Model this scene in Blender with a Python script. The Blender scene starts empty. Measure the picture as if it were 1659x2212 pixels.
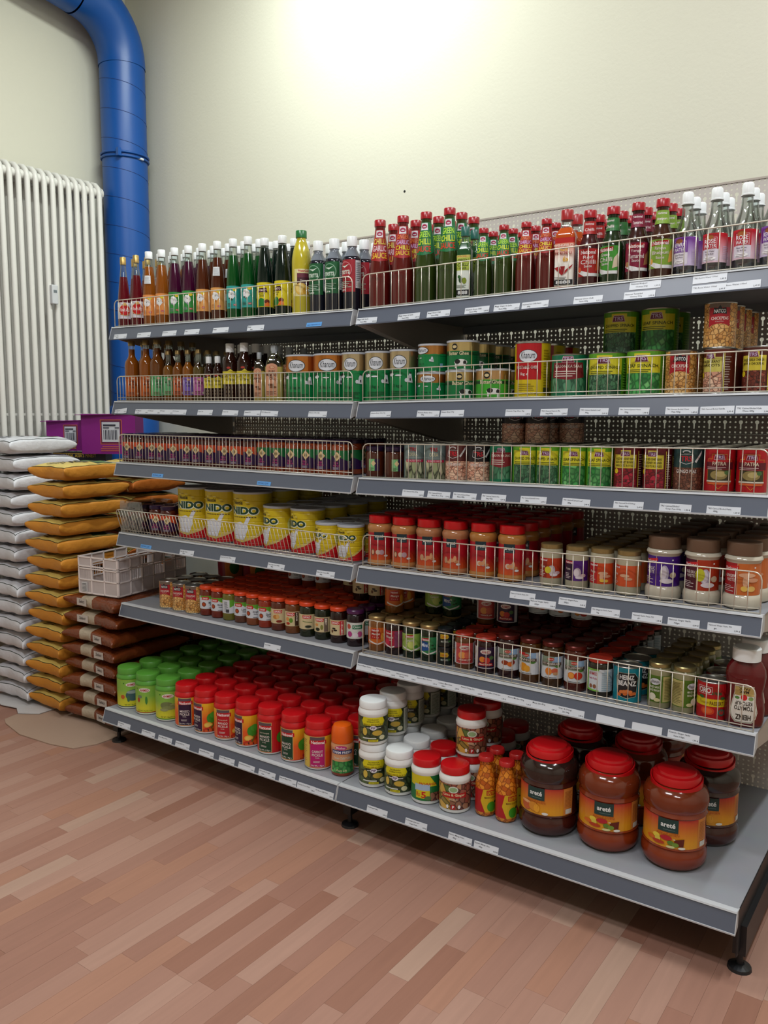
import bpy, bmesh, math, random
from mathutils import Vector, Matrix
random.seed(7)
S = bpy.context.scene
COL = S.collection
PI = math.pi

# ---------------------------------------------------------------- camera, world, lights, exposure
cam = bpy.data.cameras.new('camera'); co = bpy.data.objects.new('camera', cam); COL.objects.link(co); S.camera = co
cam.sensor_fit = 'VERTICAL'; cam.sensor_height = 36.0; cam.lens = 1787.14 / 2212 * 36.0
cam.clip_start = 0.05; cam.clip_end = 40
RW = [[0.8135644033198962, 0.5814691054202182, 0.002577031732209828],
      [0.07151718073311564, -0.09566329224036343, -0.9928412901253258],
      [-0.5770600094537175, 0.8079246338363143, -0.11941328037420941]]
M = Matrix(((RW[0][0], -RW[1][0], -RW[2][0]), (RW[0][1], -RW[1][1], -RW[2][1]), (RW[0][2], -RW[1][2], -RW[2][2]))).to_4x4()
M.translation = (2.8949, -2.8111, 1.3958)
co.matrix_world = M

w = bpy.data.worlds.new('world'); S.world = w; w.use_nodes = True
w.node_tree.nodes['Background'].inputs[0].default_value = (0.8, 0.85, 0.9, 1)
w.node_tree.nodes['Background'].inputs[1].default_value = 0.05
S.view_settings.view_transform = 'Standard'; S.view_settings.look = 'None'
S.view_settings.gamma = 1; S.view_settings.use_curve_mapping = False
S.view_settings.exposure = 0.12
S.cycles.use_denoising = True
S.cycles.max_bounces = 7; S.cycles.diffuse_bounces = 4; S.cycles.glossy_bounces = 3
S.cycles.transparent_max_bounces = 14; S.cycles.transmission_bounces = 4
S.cycles.sample_clamp_indirect = 6; S.cycles.caustics_reflective = False; S.cycles.caustics_refractive = False

# ceiling lamps: x, y, z, length along x, length along y, watts, colour
LAMPS = [(0.62, -0.55, 3.86, 0.12, 1.20, 58, (0.92, 1.0, 0.95)),
         (3.3, -0.75, 3.75, 0.12, 1.5, 46, (0.92, 0.97, 1.0)),
         (1.4, -2.7, 3.75, 1.2, 0.25, 44, (0.95, 0.97, 1.0)),
         (3.4, -3.3, 3.75, 1.2, 0.25, 44, (0.95, 0.97, 1.0))]
for i, (x, y, z, a, b, wt, c) in enumerate(LAMPS):
    l = bpy.data.lights.new('lamp_light', 'AREA'); l.shape = 'RECTANGLE'; l.size = a; l.size_y = b; l.energy = wt; l.color = c
    lo = bpy.data.objects.new('lamp_light', l); COL.objects.link(lo); lo.location = (x, y, z)
    if i == 0: l.spread = PI

# ---------------------------------------------------------------- materials
MATS = {}
def lin(h):
    v = [int(h[i:i+2], 16) / 255 for i in (0, 2, 4)]
    return tuple(c / 12.92 if c <= .04045 else ((c + .055) / 1.055) ** 2.4 for c in v) + (1,)
def newmat(name):
    m = bpy.data.materials.new(name); m.use_nodes = True
    return m, m.node_tree, m.node_tree.nodes['Principled BSDF']
def sv(b, **k):
    for n, v in k.items():
        b.inputs[n.replace('_', ' ')].default_value = v
def N(t, typ, **k):
    n = t.nodes.new(typ)
    for a, v in k.items(): setattr(n, a, v)
    return n
def simple(key, h, rough=.4, metal=0, spec=.5, coat=0, bump=0, bscale=60, var=0):
    m, t, b = newmat(key); sv(b, Base_Color=lin(h), Roughness=rough, Metallic=metal, Coat_Weight=coat, Coat_Roughness=.08)
    b.inputs['Specular IOR Level'].default_value = spec
    if bump or var:
        tc = N(t, 'ShaderNodeTexCoord'); nz = N(t, 'ShaderNodeTexNoise'); nz.inputs['Scale'].default_value = bscale; nz.inputs['Detail'].default_value = 4
        t.links.new(tc.outputs['Object'], nz.inputs['Vector'])
        if bump:
            bp = N(t, 'ShaderNodeBump'); bp.inputs['Strength'].default_value = bump; bp.inputs['Distance'].default_value = .004 if bump < .5 else .014
            t.links.new(nz.outputs[0], bp.inputs['Height']); t.links.new(bp.outputs[0], b.inputs['Normal'])
        if var:
            mx = N(t, 'ShaderNodeMix', data_type='RGBA', blend_type='MULTIPLY'); mx.inputs[0].default_value = var
            mx.inputs[6].default_value = lin(h); t.links.new(nz.outputs[1], mx.inputs[7]); t.links.new(mx.outputs[2], b.inputs['Base Color'])
    MATS[key] = m; return m
def liquid(key, h, tr=.14, rough=.06):
    m, t, b = newmat(key); sv(b, Base_Color=lin(h), Roughness=rough)
    b.inputs['Specular IOR Level'].default_value = .6
    tp = N(t, 'ShaderNodeBsdfTransparent'); c = lin(h); tp.inputs[0].default_value = tuple(min(1, x * 1.3 + .03) for x in c[:3]) + (1,)
    mx = N(t, 'ShaderNodeMixShader'); mx.inputs[0].default_value = 1 - tr
    t.links.new(tp.outputs[0], mx.inputs[1]); t.links.new(b.outputs[0], mx.inputs[2])
    t.links.new(mx.outputs[0], t.nodes['Material Output'].inputs[0]); MATS[key] = m
def clear(key, h='eef4f2', w0=.16):
    m, t, b = newmat(key)
    g = N(t, 'ShaderNodeBsdfGlossy'); g.inputs['Roughness'].default_value = .04
    tp = N(t, 'ShaderNodeBsdfTransparent'); tp.inputs[0].default_value = lin(h)
    fr = N(t, 'ShaderNodeLayerWeight'); fr.inputs[0].default_value = .35
    md = N(t, 'ShaderNodeMath', operation='MULTIPLY_ADD'); md.inputs[1].default_value = .7; md.inputs[2].default_value = w0 * .6
    md.use_clamp = True
    t.links.new(fr.outputs['Fresnel'], md.inputs[0])
    mx = N(t, 'ShaderNodeMixShader'); t.links.new(md.outputs[0], mx.inputs[0])
    t.links.new(tp.outputs[0], mx.inputs[1]); t.links.new(g.outputs[0], mx.inputs[2])
    t.links.new(mx.outputs[0], t.nodes['Material Output'].inputs[0]); MATS[key] = m
def photo(key, cols, scale, stretch=(1, 1, 1), gap='1a100a', gw=.12, rough=.35):
    # printed picture of beans / leaves: cells of varied colour with darker gaps between them
    m, t, b = newmat(key); sv(b, Roughness=rough)
    tc = N(t, 'ShaderNodeTexCoord'); mp = N(t, 'ShaderNodeMapping'); mp.inputs['Scale'].default_value = stretch
    v = N(t, 'ShaderNodeTexVoronoi'); v.inputs['Scale'].default_value = scale
    v2 = N(t, 'ShaderNodeTexVoronoi'); v2.inputs['Scale'].default_value = scale; v2.feature = 'DISTANCE_TO_EDGE'
    r = N(t, 'ShaderNodeValToRGB'); e = r.color_ramp; e.interpolation = 'LINEAR'
    for i, c in enumerate(cols):
        el = e.elements[i] if i < 2 else e.elements.new(i / (len(cols) - 1))
        el.position = i / (len(cols) - 1); el.color = lin(c)
    s = N(t, 'ShaderNodeSeparateColor'); r2 = N(t, 'ShaderNodeValToRGB')
    r2.color_ramp.elements[0].position = 0; r2.color_ramp.elements[0].color = (0, 0, 0, 1)
    r2.color_ramp.elements[1].position = gw; r2.color_ramp.elements[1].color = (1, 1, 1, 1)
    mx = N(t, 'ShaderNodeMix', data_type='RGBA')
    mx.inputs[6].default_value = lin(gap)
    L = t.links.new
    L(tc.outputs['Object'], mp.inputs[0]); L(mp.outputs[0], v.inputs['Vector']); L(mp.outputs[0], v2.inputs['Vector'])
    L(v.outputs['Color'], s.inputs[0]); L(s.outputs[0], r.inputs[0]); L(v2.outputs[0], r2.inputs[0]); L(r2.outputs[0], mx.inputs[0])
    L(r.outputs[0], mx.inputs[7]); L(mx.outputs[2], b.inputs['Base Color']); MATS[key] = m
def grad(key, c0, c1, z0, z1, rough=.35):
    # printed two-colour fade up a label (object height, mm)
    m, t, b = newmat(key); sv(b, Roughness=rough)
    tc = N(t, 'ShaderNodeTexCoord'); s = N(t, 'ShaderNodeSeparateXYZ'); mr = N(t, 'ShaderNodeMapRange')
    mr.inputs[1].default_value = z0 / 1000; mr.inputs[2].default_value = z1 / 1000
    mx = N(t, 'ShaderNodeMix', data_type='RGBA'); mx.inputs[6].default_value = lin(c0); mx.inputs[7].default_value = lin(c1)
    L = t.links.new; L(tc.outputs['Object'], s.inputs[0]); L(s.outputs[2], mr.inputs[0]); L(mr.outputs[0], mx.inputs[0]); L(mx.outputs[2], b.inputs['Base Color'])
    MATS[key] = m
def mat(k):
    if isinstance(k, bpy.types.Material): return k
    if k in MATS: return MATS[k]
    if k.startswith('m_'): return simple(k, k[2:], .32, metal=.9)          # metallic print
    if k.startswith('p_'): return simple(k, k[2:], .28, spec=.5)           # plastic
    if k.startswith('l_'): liquid(k, k[2:]); return MATS[k]                # liquid behind glass
    if k.startswith('c_'): liquid(k, k[2:], tr=0, rough=.12); return MATS[k]  # opaque contents behind glass
    return simple(k, k, .36, spec=.4)                                      # paper print
simple('tin', 'a8a8a4', .3, metal=.9); simple('gold', 'b89a5e', .33, metal=.8); simple('goldlid', '9c8355', .36, metal=.7)
simple('olid', 'd8441a', .4, spec=.5); simple('rlid', 'b80f16', .3, spec=.5); simple('glid', '519033', .33, spec=.5)
simple('rcap', '9c1420', .25, spec=.5); simple('blid', '6a5140', .4, spec=.5, metal=.2); simple('wcap', 'dcdfe0', .35)
simple('plid', '2c1936', .25, metal=.3); simple('jamlid', '5e1f18', .3, metal=.5)
clear('glass'); clear('gglass', 'dfe8c8')
photo('chick', ['c98f45', 'e2b878', 'b97a35', 'd9a860'], 105, gap='5a3210')
photo('bean', ['d9a58a', 'c98f78', 'e8c4a8'], 75, (1, 1, 1.6), gap='4a2018')
photo('kidney', ['8e1020', '6e0a18', 'b0203a'], 80, (1, 1, 1.5), gap='26040a')
photo('gungo', ['7a4a38', '5e3428', '94624c'], 120, gap='1c0c08')
photo('redbean', ['7c3424', '5e2418', '93483a'], 120, gap='1c0806')
photo('leaf', ['2f8a3c', '4fae58', '1d6a30', '78c474'], 85, (1, 1, .7), gap='1c5a2c', gw=.22)
photo('chop', ['2d5a40', '4b8058', '1a3c2c', '6f9c78'], 190, (1, 1, .5), gap='0f281c', gw=.1)
photo('saag', ['3f7a58', '5a9470', '2a5a40'], 90, (1, 1, .3), gap='1f4a34')
photo('okra', ['9aa37a', '6f7a54', 'c8c9a4', '3a4030'], 70, (1, 1, .25), gap='1e221a')
photo('mango', ['c98a2e', '4f6a34', 'd9a84a', '38502c'], 42, gap='1a2412')
photo('ging', ['7a3c30', '9c5a48', '5a2a24', 'b08060'], 50, gap='2a100c')
photo('peel', ['3c4a30', '55663c', '2c3826'], 44, gap='12180e')
photo('chunk', ['c4681c', 'd98a2c', 'a84f14'], 70, gap='7a3408', rough=.1)
grad('gArete', 'c4501c', 'a41222', 18, 62); grad('gBig', 'd0901c', 'b01c28', 82, 150); grad('gNat', 'd9561c', 'e0b020', 60, 120)
grad('gNat2', 'f0c020', 'c8301c', 60, 120); grad('gKew', 'c8b8d8', '7a3fa0', 40, 90); grad('gRose', 'd8b8c4', 'c01828', 40, 90)
grad('gHot', 'e8e4dc', 'd0501c', 70, 130); grad('gGr', 'e8ecd8', '9ab83c', 60, 120); grad('gAh', 'c8c42c', '7fae44', 30, 80)

# ---------------------------------------------------------------- object helpers
def tag(o, label=None, cat=None, group=None, kind=None):
    if label: o['label'] = label
    if cat: o['category'] = cat
    if group: o['group'] = group
    if kind: o['kind'] = kind
    return o
def mesh_of(name, verts, faces, mats, fm=None, smooth=False, sharp=None):
    me = bpy.data.meshes.new(name); me.from_pydata(verts, [], faces)
    for m in mats: me.materials.append(mat(m))
    if fm: me.polygons.foreach_set('material_index', fm)
    if smooth:
        me.shade_smooth()
        if sharp: me.set_sharp_from_angle(angle=math.radians(sharp))
    me.update(); return me
def link(name, me, parent=None, loc=(0, 0, 0)):
    o = bpy.data.objects.new(name, me); COL.objects.link(o); o.location = loc
    if parent: o.parent = parent
    return o
def empty(name, loc=(0, 0, 0), rz=0):
    o = bpy.data.objects.new(name, None); COL.objects.link(o); o.location = loc; o.rotation_euler = (0, 0, rz); o.empty_display_size = .05
    return o
def copy_tree(o, parent=None):
    c = o.copy(); COL.objects.link(c); c.parent = parent
    for ch in o.children: copy_tree(ch, c)
    return c
class MB:
    def __init__(s): s.v = []; s.f = []; s.m = []; s.mats = []
    def mi(s, m):
        if m not in s.mats: s.mats.append(m)
        return s.mats.index(m)
    def box(s, x0, x1, y0, y1, z0, z1, m='deck', f=None):
        b = len(s.v)
        for z in (z0, z1):
            for x, y in ((x0, y0), (x1, y0), (x1, y1), (x0, y1)):
                p = (x, y, z); s.v.append(f(p) if f else p)
        for q in ((3, 2, 1, 0), (4, 5, 6, 7), (0, 1, 5, 4), (1, 2, 6, 5), (2, 3, 7, 6), (3, 0, 4, 7)):
            s.f.append(tuple(b + i for i in q)); s.m.append(s.mi(m))
    def prism(s, pts, x0, x1, m='deck', f=None):      # pts (y,z) extruded along x
        b = len(s.v); n = len(pts)
        for x in (x0, x1):
            for y, z in pts: p = (x, y, z); s.v.append(f(p) if f else p)
        s.f.append(tuple(b + i for i in range(n))[::-1]); s.m.append(s.mi(m))
        s.f.append(tuple(b + n + i for i in range(n))); s.m.append(s.mi(m))
        for i in range(n):
            j = (i + 1) % n; s.f.append((b + i, b + j, b + n + j, b + n + i)); s.m.append(s.mi(m))
    def tube(s, pts, r, n=8, m='deck', cap=True):
        b0 = len(s.v); P = [Vector(p) for p in pts]; up = None
        for i, p in enumerate(P):
            d = (P[min(i + 1, len(P) - 1)] - P[max(i - 1, 0)]).normalized()
            if up is None: up = d.orthogonal().normalized()
            up = (up - d * up.dot(d)).normalized(); q = d.cross(up); rr = r[i] if isinstance(r, (list, tuple)) else r
            for k in range(n):
                a = 2 * PI * k / n; s.v.append(tuple(p + up * math.cos(a) * rr + q * math.sin(a) * rr))
        for i in range(len(P) - 1):
            for k in range(n):
                a = b0 + i * n + k; c = b0 + i * n + (k + 1) % n
                s.f.append((a, c, c + n, a + n)); s.m.append(s.mi(m))
        if cap:
            s.f.append(tuple(b0 + k for k in range(n))[::-1]); s.m.append(s.mi(m))
            e = b0 + (len(P) - 1) * n; s.f.append(tuple(e + k for k in range(n))); s.m.append(s.mi(m))
    def build(s, name, parent=None, loc=(0, 0, 0), smooth=False, sharp=None):
        return link(name, mesh_of(name, s.v, s.f, s.mats, s.m, smooth, sharp), parent, loc)

# ---- text as mesh, cached
TX = {}
def text2d(t, bold=0.0, shear=0.0):
    k = (t, bold, shear)
    if k in TX: return TX[k]
    c = bpy.data.curves.new('t', 'FONT'); c.body = t; c.resolution_u = 3 if len(t) <= 7 else 2 if len(t) < 12 else 1; c.offset = bold * .5; c.shear = shear; c.size = 1
    o = bpy.data.objects.new('t', c); COL.objects.link(o)
    bpy.context.view_layer.update()
    me = bpy.data.meshes.new_from_object(o.evaluated_get(bpy.context.evaluated_depsgraph_get()))
    vs = [(v.co.x, v.co.y) for v in me.vertices]; fs = [tuple(p.vertices) for p in me.polygons]
    bpy.data.objects.remove(o); bpy.data.curves.remove(c); bpy.data.meshes.remove(me)
    if vs:
        x0 = min(v[0] for v in vs); x1 = max(v[0] for v in vs); y0 = min(v[1] for v in vs); y1 = max(v[1] for v in vs)
        vs = [(x - (x0 + x1) / 2, y - y0) for x, y in vs]; wd = x1 - x0; ht = y1 - y0
    else: wd = ht = 1
    TX[k] = (vs, fs, wd, ht); return TX[k]

# ---- label elements, all in mm: u along the surface (0 = front), z up
def R(u0, u1, z0, z1, c): return ('R', u0, u1, z0, z1, c)
def W(z0, z1, c): return ('W', z0, z1, c)
def Ee(u, z, wd, ht, c): return ('P', [(u + wd / 2 * math.cos(a * PI / 10), z + ht / 2 * math.sin(a * PI / 10)) for a in range(20)], c)
def P(c, *pts): return ('P', list(pts), c)
def T(t, u, z, wd, ht, c, bold=.02, shear=0.): return ('T', t, u, z, wd, ht, c, bold, shear)   # fitted to width wd and height ht
def lines(u0, u1, z0, z1, n, c, th=.35):
    out = []; d = (z1 - z0) / n; rn = random.Random(int(u0 * 7 + z0 * 13 + n))
    for i in range(n): out.append(R(u0, u0 + (u1 - u0) * rn.uniform(.6, 1), z0 + i * d, z0 + i * d + d * th, c))
    return out
def barcode(u0, z0, wd=12, ht=12):
    return [R(u0 - 1, u0 + wd + 1, z0 - 1, z0 + ht + 1, 'e8e8e6')] + [R(u0 + i * wd / 9, u0 + i * wd / 9 + wd / 9 * (.35 + .3 * (i % 2)), z0, z0 + ht, '22222c') for i in range(9)]
def flat(e, r):
    k = e[0]
    if k == 'W':
        a = PI * r; return flat(R(-a, a, e[1], e[2], e[3]), r)
    if k == 'R':
        _, u0, u1, z0, z1, c = e; return [(u0, z0), (u1, z0), (u1, z1), (u0, z1)], [(0, 1, 2, 3)], c
    if k == 'P': return e[1], [tuple(range(len(e[1])))], e[2]
    if k == 'Q': return e[1], e[2], e[3]
    _, t, u, z, wd, ht, c, bold, shear = e
    vs, fs, w0, h0 = text2d(t, bold, shear)
    return [(u + x * wd / w0, z + y * ht / h0) for x, y in vs], fs, c
def rad(prof, z):
    for (r0, z0), (r1, z1) in zip(prof, prof[1:]):
        if z1 > z0 and z0 - 1e-6 <= z <= z1 + 1e-6: return r0 + (r1 - r0) * (z - z0) / (z1 - z0)
    return prof[-2][0]
def sq(th, n):
    if n <= 2: return 1.0
    return 1 / (abs(math.cos(th)) ** n + abs(math.sin(th)) ** n) ** (1 / n)
def label_mesh(prof, els, n=32, sqn=2, sx=1., sy=1.):
    V = []; F = []; FM = []; mats = []
    zs = sorted({p[1] for p in prof}); layer = 0
    for e in els:
        layer += 1
        vs0 = None
        zz = [e[1], e[2]] if e[0] == 'W' else [e[3], e[4]] if e[0] == 'R' else [min(p[1] for p in e[1]), max(p[1] for p in e[1])] if e[0] in 'PQ' else [e[3], e[3] + e[5]]
        rr = rad(prof, (zz[0] + zz[1]) / 2)
        vs, fs, c = flat(e, rr)
        bm = bmesh.new(); bv = [bm.verts.new((x, 0, z)) for x, z in vs]
        for f in fs:
            try: bm.faces.new([bv[i] for i in f])
            except ValueError: pass
        st = 2 * PI * rr / n; u0 = min(v[0] for v in vs); u1 = max(v[0] for v in vs)
        for k in range(math.ceil(u0 / st + 1e-6), math.floor(u1 / st - 1e-6) + 1):
            bmesh.ops.bisect_plane(bm, geom=bm.verts[:] + bm.edges[:] + bm.faces[:], plane_co=(k * st, 0, 0), plane_no=(1, 0, 0), dist=1e-5)
        for z in zs:
            if zz[0] + .01 < z < zz[1] - .01:
                bmesh.ops.bisect_plane(bm, geom=bm.verts[:] + bm.edges[:] + bm.faces[:], plane_co=(0, 0, z), plane_no=(0, 0, 1), dist=1e-5)
        if c not in mats: mats.append(c)
        mi = mats.index(c); b = len(V); bm.verts.index_update()
        off = .22 + .13 * min(layer, 14) + (.06 * (layer - 14) if layer > 14 else 0)
        for v in bm.verts:
            th = v.co.x / rr; q = (rad(prof, v.co.z) + off) * sq(th, sqn)
            V.append((q * math.sin(th) * sx / 1000, -q * math.cos(th) * sy / 1000, v.co.z / 1000))
        for f in bm.faces: F.append(tuple(b + v.index for v in f.verts)); FM.append(mi)
        bm.free()
    return mesh_of('label', V, F, mats, FM)
def lathe(name, prof, slots, n=32, sqn=2, sx=1., sy=1.):
    # slots: [(zmax, material), ...]
    V = []; F = []; FM = []; mats = [s[1] for s in slots]
    rings = []
    for r, z in prof:
        if r < .01: rings.append([len(V)]); V.append((0, 0, z / 1000))
        else:
            rings.append(list(range(len(V), len(V) + n)))
            for k in range(n):
                th = 2 * PI * k / n; q = r * sq(th, sqn); V.append((q * math.sin(th) * sx / 1000, -q * math.cos(th) * sy / 1000, z / 1000))
    for a, b, pa, pb in zip(rings, rings[1:], prof, prof[1:]):
        zm = (pa[1] + pb[1]) / 2; mi = next((i for i, s in enumerate(slots) if zm <= s[0]), len(slots) - 1)
        for k in range(n):
            j = (k + 1) % n
            if len(a) == 1 and len(b) == 1: continue
            f = (a[0], b[j], b[k]) if len(a) == 1 else (a[k], a[j], b[0]) if len(b) == 1 else (a[k], a[j], b[j], b[k])
            F.append(f); FM.append(mi)
    return mesh_of(name, V, F, mats, FM, True, 38)

# ---------------------------------------------------------------- product kinds
KIND = {}
def kind(key, name, cat, desc, body, slots, top, tops, els, n=32, sqn=2, sx=1., sy=1., extra=None, topname='cap', group=None, tsq=2):
    KIND[key] = dict(name=name, cat=cat, desc=desc, body=body, slots=slots, top=top, tops=tops, els=els, n=n, sqn=sqn, sx=sx, sy=sy,
                     extra=extra, topname=topname, proto=None, h=max(p[1] for p in (body + (top or []))), r=max(p[0] for p in body) * sx, group=group, tsq=tsq)
def ridged(r, z0, z1, k=0): return [(r - .3, z0), (r, z0 + 1), (r, z1 - 2.5), (r - 1.5, z1 - .6), (r - 3, z1), (0, z1)]
def cyl_top(r, z0, z1): return [(0, z0), (r, z0), (r, z1 - 2), (r - 1.2, z1 - .3), (r - 3, z1), (0, z1)]
def bottle_prof(r, zc, rn, zn, h, curve=1.0, k=5):
    p = [(0, 0), (r - 3, 0), (r - .6, 2), (r, 5), (r, zc)]
    for i in range(1, k + 1):
        t = i / k; s = t ** curve if curve != 0 else (1 - math.cos(t * PI)) / 2
        p.append((r + (rn - r) * s, zc + (zn - zc) * t))
    return p + [(rn, h - 1), (0, h)]
def jar_prof(r, h, rl, sh=12, nk=4):     # glass jar: shoulders then neck
    zt = h - nk
    return [(0, 0), (r - 4, 0), (r - 1, 2), (r, 6), (r, zt - sh), (r - .6, zt - sh * .6), (r - (r - rl) * .6, zt - sh * .2), (rl - 1, zt), (rl - 1, h), (0, h)]
def tin_prof(r, h): return [(0, 1.5), (r - 2, 1.5), (r + .2, 0), (r + .9, 1), (r, 3.2), (r, h - 3.2), (r + .9, h - 1), (r + .2, h), (r - 1.5, h), (r - 2, h - 3), (r * .7, h - 3.2), (r * .68, h - 2.6), (0, h - 2.6)]
def can(key, r, h, desc, els, cat='can', name='food_can', group=None):
    kind(key, name, cat, desc, tin_prof(r, h), [(3.3, 'tin'), (h - 3.3, 'tin'), (h + 9, 'tin')], None, None, els, topname='lid', group=group)

# ---- top shelf
def taper(key, r, h, zc, zn, liq, fill, capm, desc, els, rn=11, ch=26, cr=13, curve=.9, name='syrup_bottle', capn='cap', sqn=2, sx=1., sy=1., n=32, glass='glass'):
    kind(key, name, 'bottle', desc, bottle_prof(r, zc, rn, zn, h - ch + 4, curve, 6 if fill >= h else 8), [(fill, liq), (h, glass)],
         cyl_top(cr, h - ch, h), [(h, capm)], els, sqn=sqn, sx=sx, sy=sy, n=n)
def blob(r, c1, logo='b81c28'):
    return [Ee(-6, 86, 26, 30, 'dfe0e4'), Ee(-9, 94, 16, 16, 'e8e8ec'), Ee(7, 104, 15, 11, 'd9c02a'), P('dfe0e4', (-16, 88), (-2, 70), (10, 84)), Ee(-6, 88, 3, 4, '33343c'), Ee(-12, 74, 8, 5, c1),
            Ee(-4, 70, 6, 9, c1), R(2, 13, 48, 54, logo), T('Hamdard', 7.5, 49.5, 9, 3, 'e8e8e8'), *lines(-20, -4, 46, 60, 3, c1)]
taper('rooh', 26, 280, 96, 236, 'l_5c0c18', 206, 'gold', 'dark red syrup bottle with gold cap',
      [W(34, 98, 'd9d2dc'), *[Ee(-40 + 8 * i, 40 + (i * 37) % 50, 5, 5, ['7a3a7a', 'c03a4a'][i % 2]) for i in range(11)], Ee(0, 68, 44, 44, 'd8a038'), Ee(0, 68, 41, 41, 'b81820'), Ee(0, 91, 14, 12, 'c8a05a'), T('Rooh Afza', 0, 62, 36, 14, 'e8e0e0', .015, .3)], cr=12, ch=30, curve=1)
for k, lq, lc, c1, d in (('syo', 'l_8a4a12', 'd98a48', 'b86a28', 'amber syrup bottle with orange label'), ('syg', 'l_400a2c', '2f8a3c', '8a8a98', 'purple syrup bottle with green label'),
                         ('syb', 'l_4e2210', 'd99a55', 'b87a3a', 'brown syrup bottle with peach label'), ('syt', 'l_0a4c1c', '2f9c96', '3a4a38', 'green syrup bottle with teal label')):
    taper(k, 26.5, 286, 120, 242, lq, 232, 'wcap', d, [W(38, 118, lc)] + blob(26, c1), rn=14, cr=14.5, ch=28, curve=1.3)
    if k in ('syo', 'syb'):
        taper(k + 's', 26.5, 286, 120, 242, lq, 232, 'wcap', d + ' and sticker', [W(38, 118, lc)] + blob(26, c1) + [R(-13, 11, 160, 192, 'cfd2d6'), *lines(-10, 9, 164, 189, 6, '8a9098', .25)], rn=14, cr=14.5, ch=28, curve=1.3)
taper('yel', 29, 272, 118, 240, 'l_0a1c16', 236, 'wcap', 'black syrup bottle with yellow label',
      [W(34, 118, 'd8c820'), R(-16, 6, 104, 110, 'b8a41c'), T('SPECIAL', -5, 105, 18, 4, '4a3a10'), P('3a1014', (-22, 84), (-18, 98), (8, 100), (12, 84)), T('VIMTO', -5, 87, 26, 8, 'e0c8c8', .03), T('FLAVOUR', -8, 76, 24, 5, '3a3410'),
       T('DRINK', -8, 69, 16, 5, '3a3410'), P('1c7a34', (-22, 36), (-23, 56), (-12, 66), (0, 60), (2, 36)), Ee(10, 52, 18, 16, '6a2014'), P('e0702c', (-2, 36), (4, 46), (12, 50), (18, 46), (20, 36))], rn=14, cr=15, curve=1.5)
taper('lem', 33, 280, 175, 250, 'c_b8aa2c', 400, 'p_1c6a34', 'opaque yellow lemon drink bottle, green cap',
      [R(-30, 44, 60, 150, 'd9cf90'), R(-20, 26, 138, 149, 'e2dcb0'), T('WeserGold', 3, 140, 40, 8, 'b81820', .05), P('4a2430', (-19, 100), (-19, 136), (27, 136), (27, 92)), R(-19, 27, 122, 136, '6a3040'), T('Zitrone', 2, 108, 22, 7, 'd8d0c8'), T('Direktsaft', 2, 101, 20, 4, 'b8b0a8'),
       Ee(-6, 84, 40, 40, 'd9b04a'), Ee(-8, 86, 30, 30, 'e0c474'), Ee(14, 78, 30, 26, 'c8982c'), Ee(24, 80, 15, 12, 'd5d6da'), T('1L', 24, 78, 7, 4, '5a6a9a')], rn=16, ch=24, cr=19, curve=1.7, name='juice_bottle')
def vim(key, c, lc, dsc):
    taper(key, 30.5, 238, 165, 198, 'l_1a1c28', 172, 'wcap', dsc, [R(-38, 26, 60, 162, c), R(27, 50, 72, 160, 'c8ccd2'), *lines(29, 48, 78, 156, 13, '6a7078'), *barcode(32, 74, 13, 16),
          Ee(-8, 130, 46, 52, lc), Ee(-8, 130, 41, 47, c), T('merra', -8, 116, 34, 13, 'cfdcd0', .03), P('cfdcd0', (-24, 144), (-8, 136), (8, 148), (-6, 142)), *lines(-34, 14, 74, 96, 4, 'a8c4b0'), T('1 Litre', -16, 63, 24, 7, 'dfe4e0')],
          rn=15, ch=32, cr=17, curve=1.1, name='molasses_bottle', glass='c_6c727c')
vim('vig', '1c5a34', '7aa88a', 'dark fruit syrup bottle with green label'); vim('vir', '9c2430', 'c87a80', 'dark fruit syrup bottle with red label')
def maggi(key, r, h, liq, lc, words, desc):
    zb = h * .54; zt = h * .885; w2 = r * .72
    els = [P(lc, (-r * 1.3, zb + 16), (-r * .6, zb), (0, zb - 5), (r * .6, zb), (r * 1.3, zb + 16), (r * 1.1, zt), (-r * 1.1, zt)), R(-r * .33, r * .3, zt - h * .085, zt - 2, 'd8d4da'), Ee(0, zt - h * .046, r * .5, h * .05, 'a01c48'), Ee(0, zt - h * .05, r * .3, h * .014, 'd8d4da')]
    z = zb + 5; hh = (zt - h * .1 - zb) / len(words) * .82
    for wd, c in words[::-1]:
        t = (z - zb) / (zt - zb); els.append(T(wd, 0, z, r * (1.45 - .65 * t), hh, c, .04)); z += hh * 1.2
    kind(key, 'sauce_bottle', 'bottle', desc, [(0, 0), (r - 4, 0), (r - .5, 3), (r, 7), (r, h * .36), (r * .95, h * .46), (r * .82, h * .58), (r * .66, h * .7), (r * .5, h * .82), (r * .45, h * .9), (r * .45, h * .93), (0, h * .93)],
         [(h, liq)], cyl_top(r * .52, h * .925, h), [(h, 'rcap')], els)
GC = [('GREEN', 'a8d83a'), ('CHILLI', 'c8d82a'), ('SAUCE', 'c8301c')]
maggi('gch', 35, 276, 'c_5a1614', '9c1a1e', [('CHILLI', 'd8c050'), ('GARLIC', 'd8b8c0'), ('SAUCE', 'd8b030')], 'tall chilli garlic sauce bottle, red cap')
maggi('ggc', 35, 276, 'c_5a1614', '9c1a1e', [('GINGER', 'd8703a'), ('GARLIC', 'c89ac8'), ('CHILLI', 'd8c82a'), ('SAUCE', 'd8b030')], 'tall ginger garlic chilli sauce bottle')
maggi('grL', 34, 275, 'c_2c3c14', '0f6a3a', GC, 'tall green chilli sauce bottle, red cap')
maggi('grS', 27.5, 199, 'c_2c3c14', '0f6a3a', GC, 'small green chilli sauce bottle, red cap')
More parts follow.
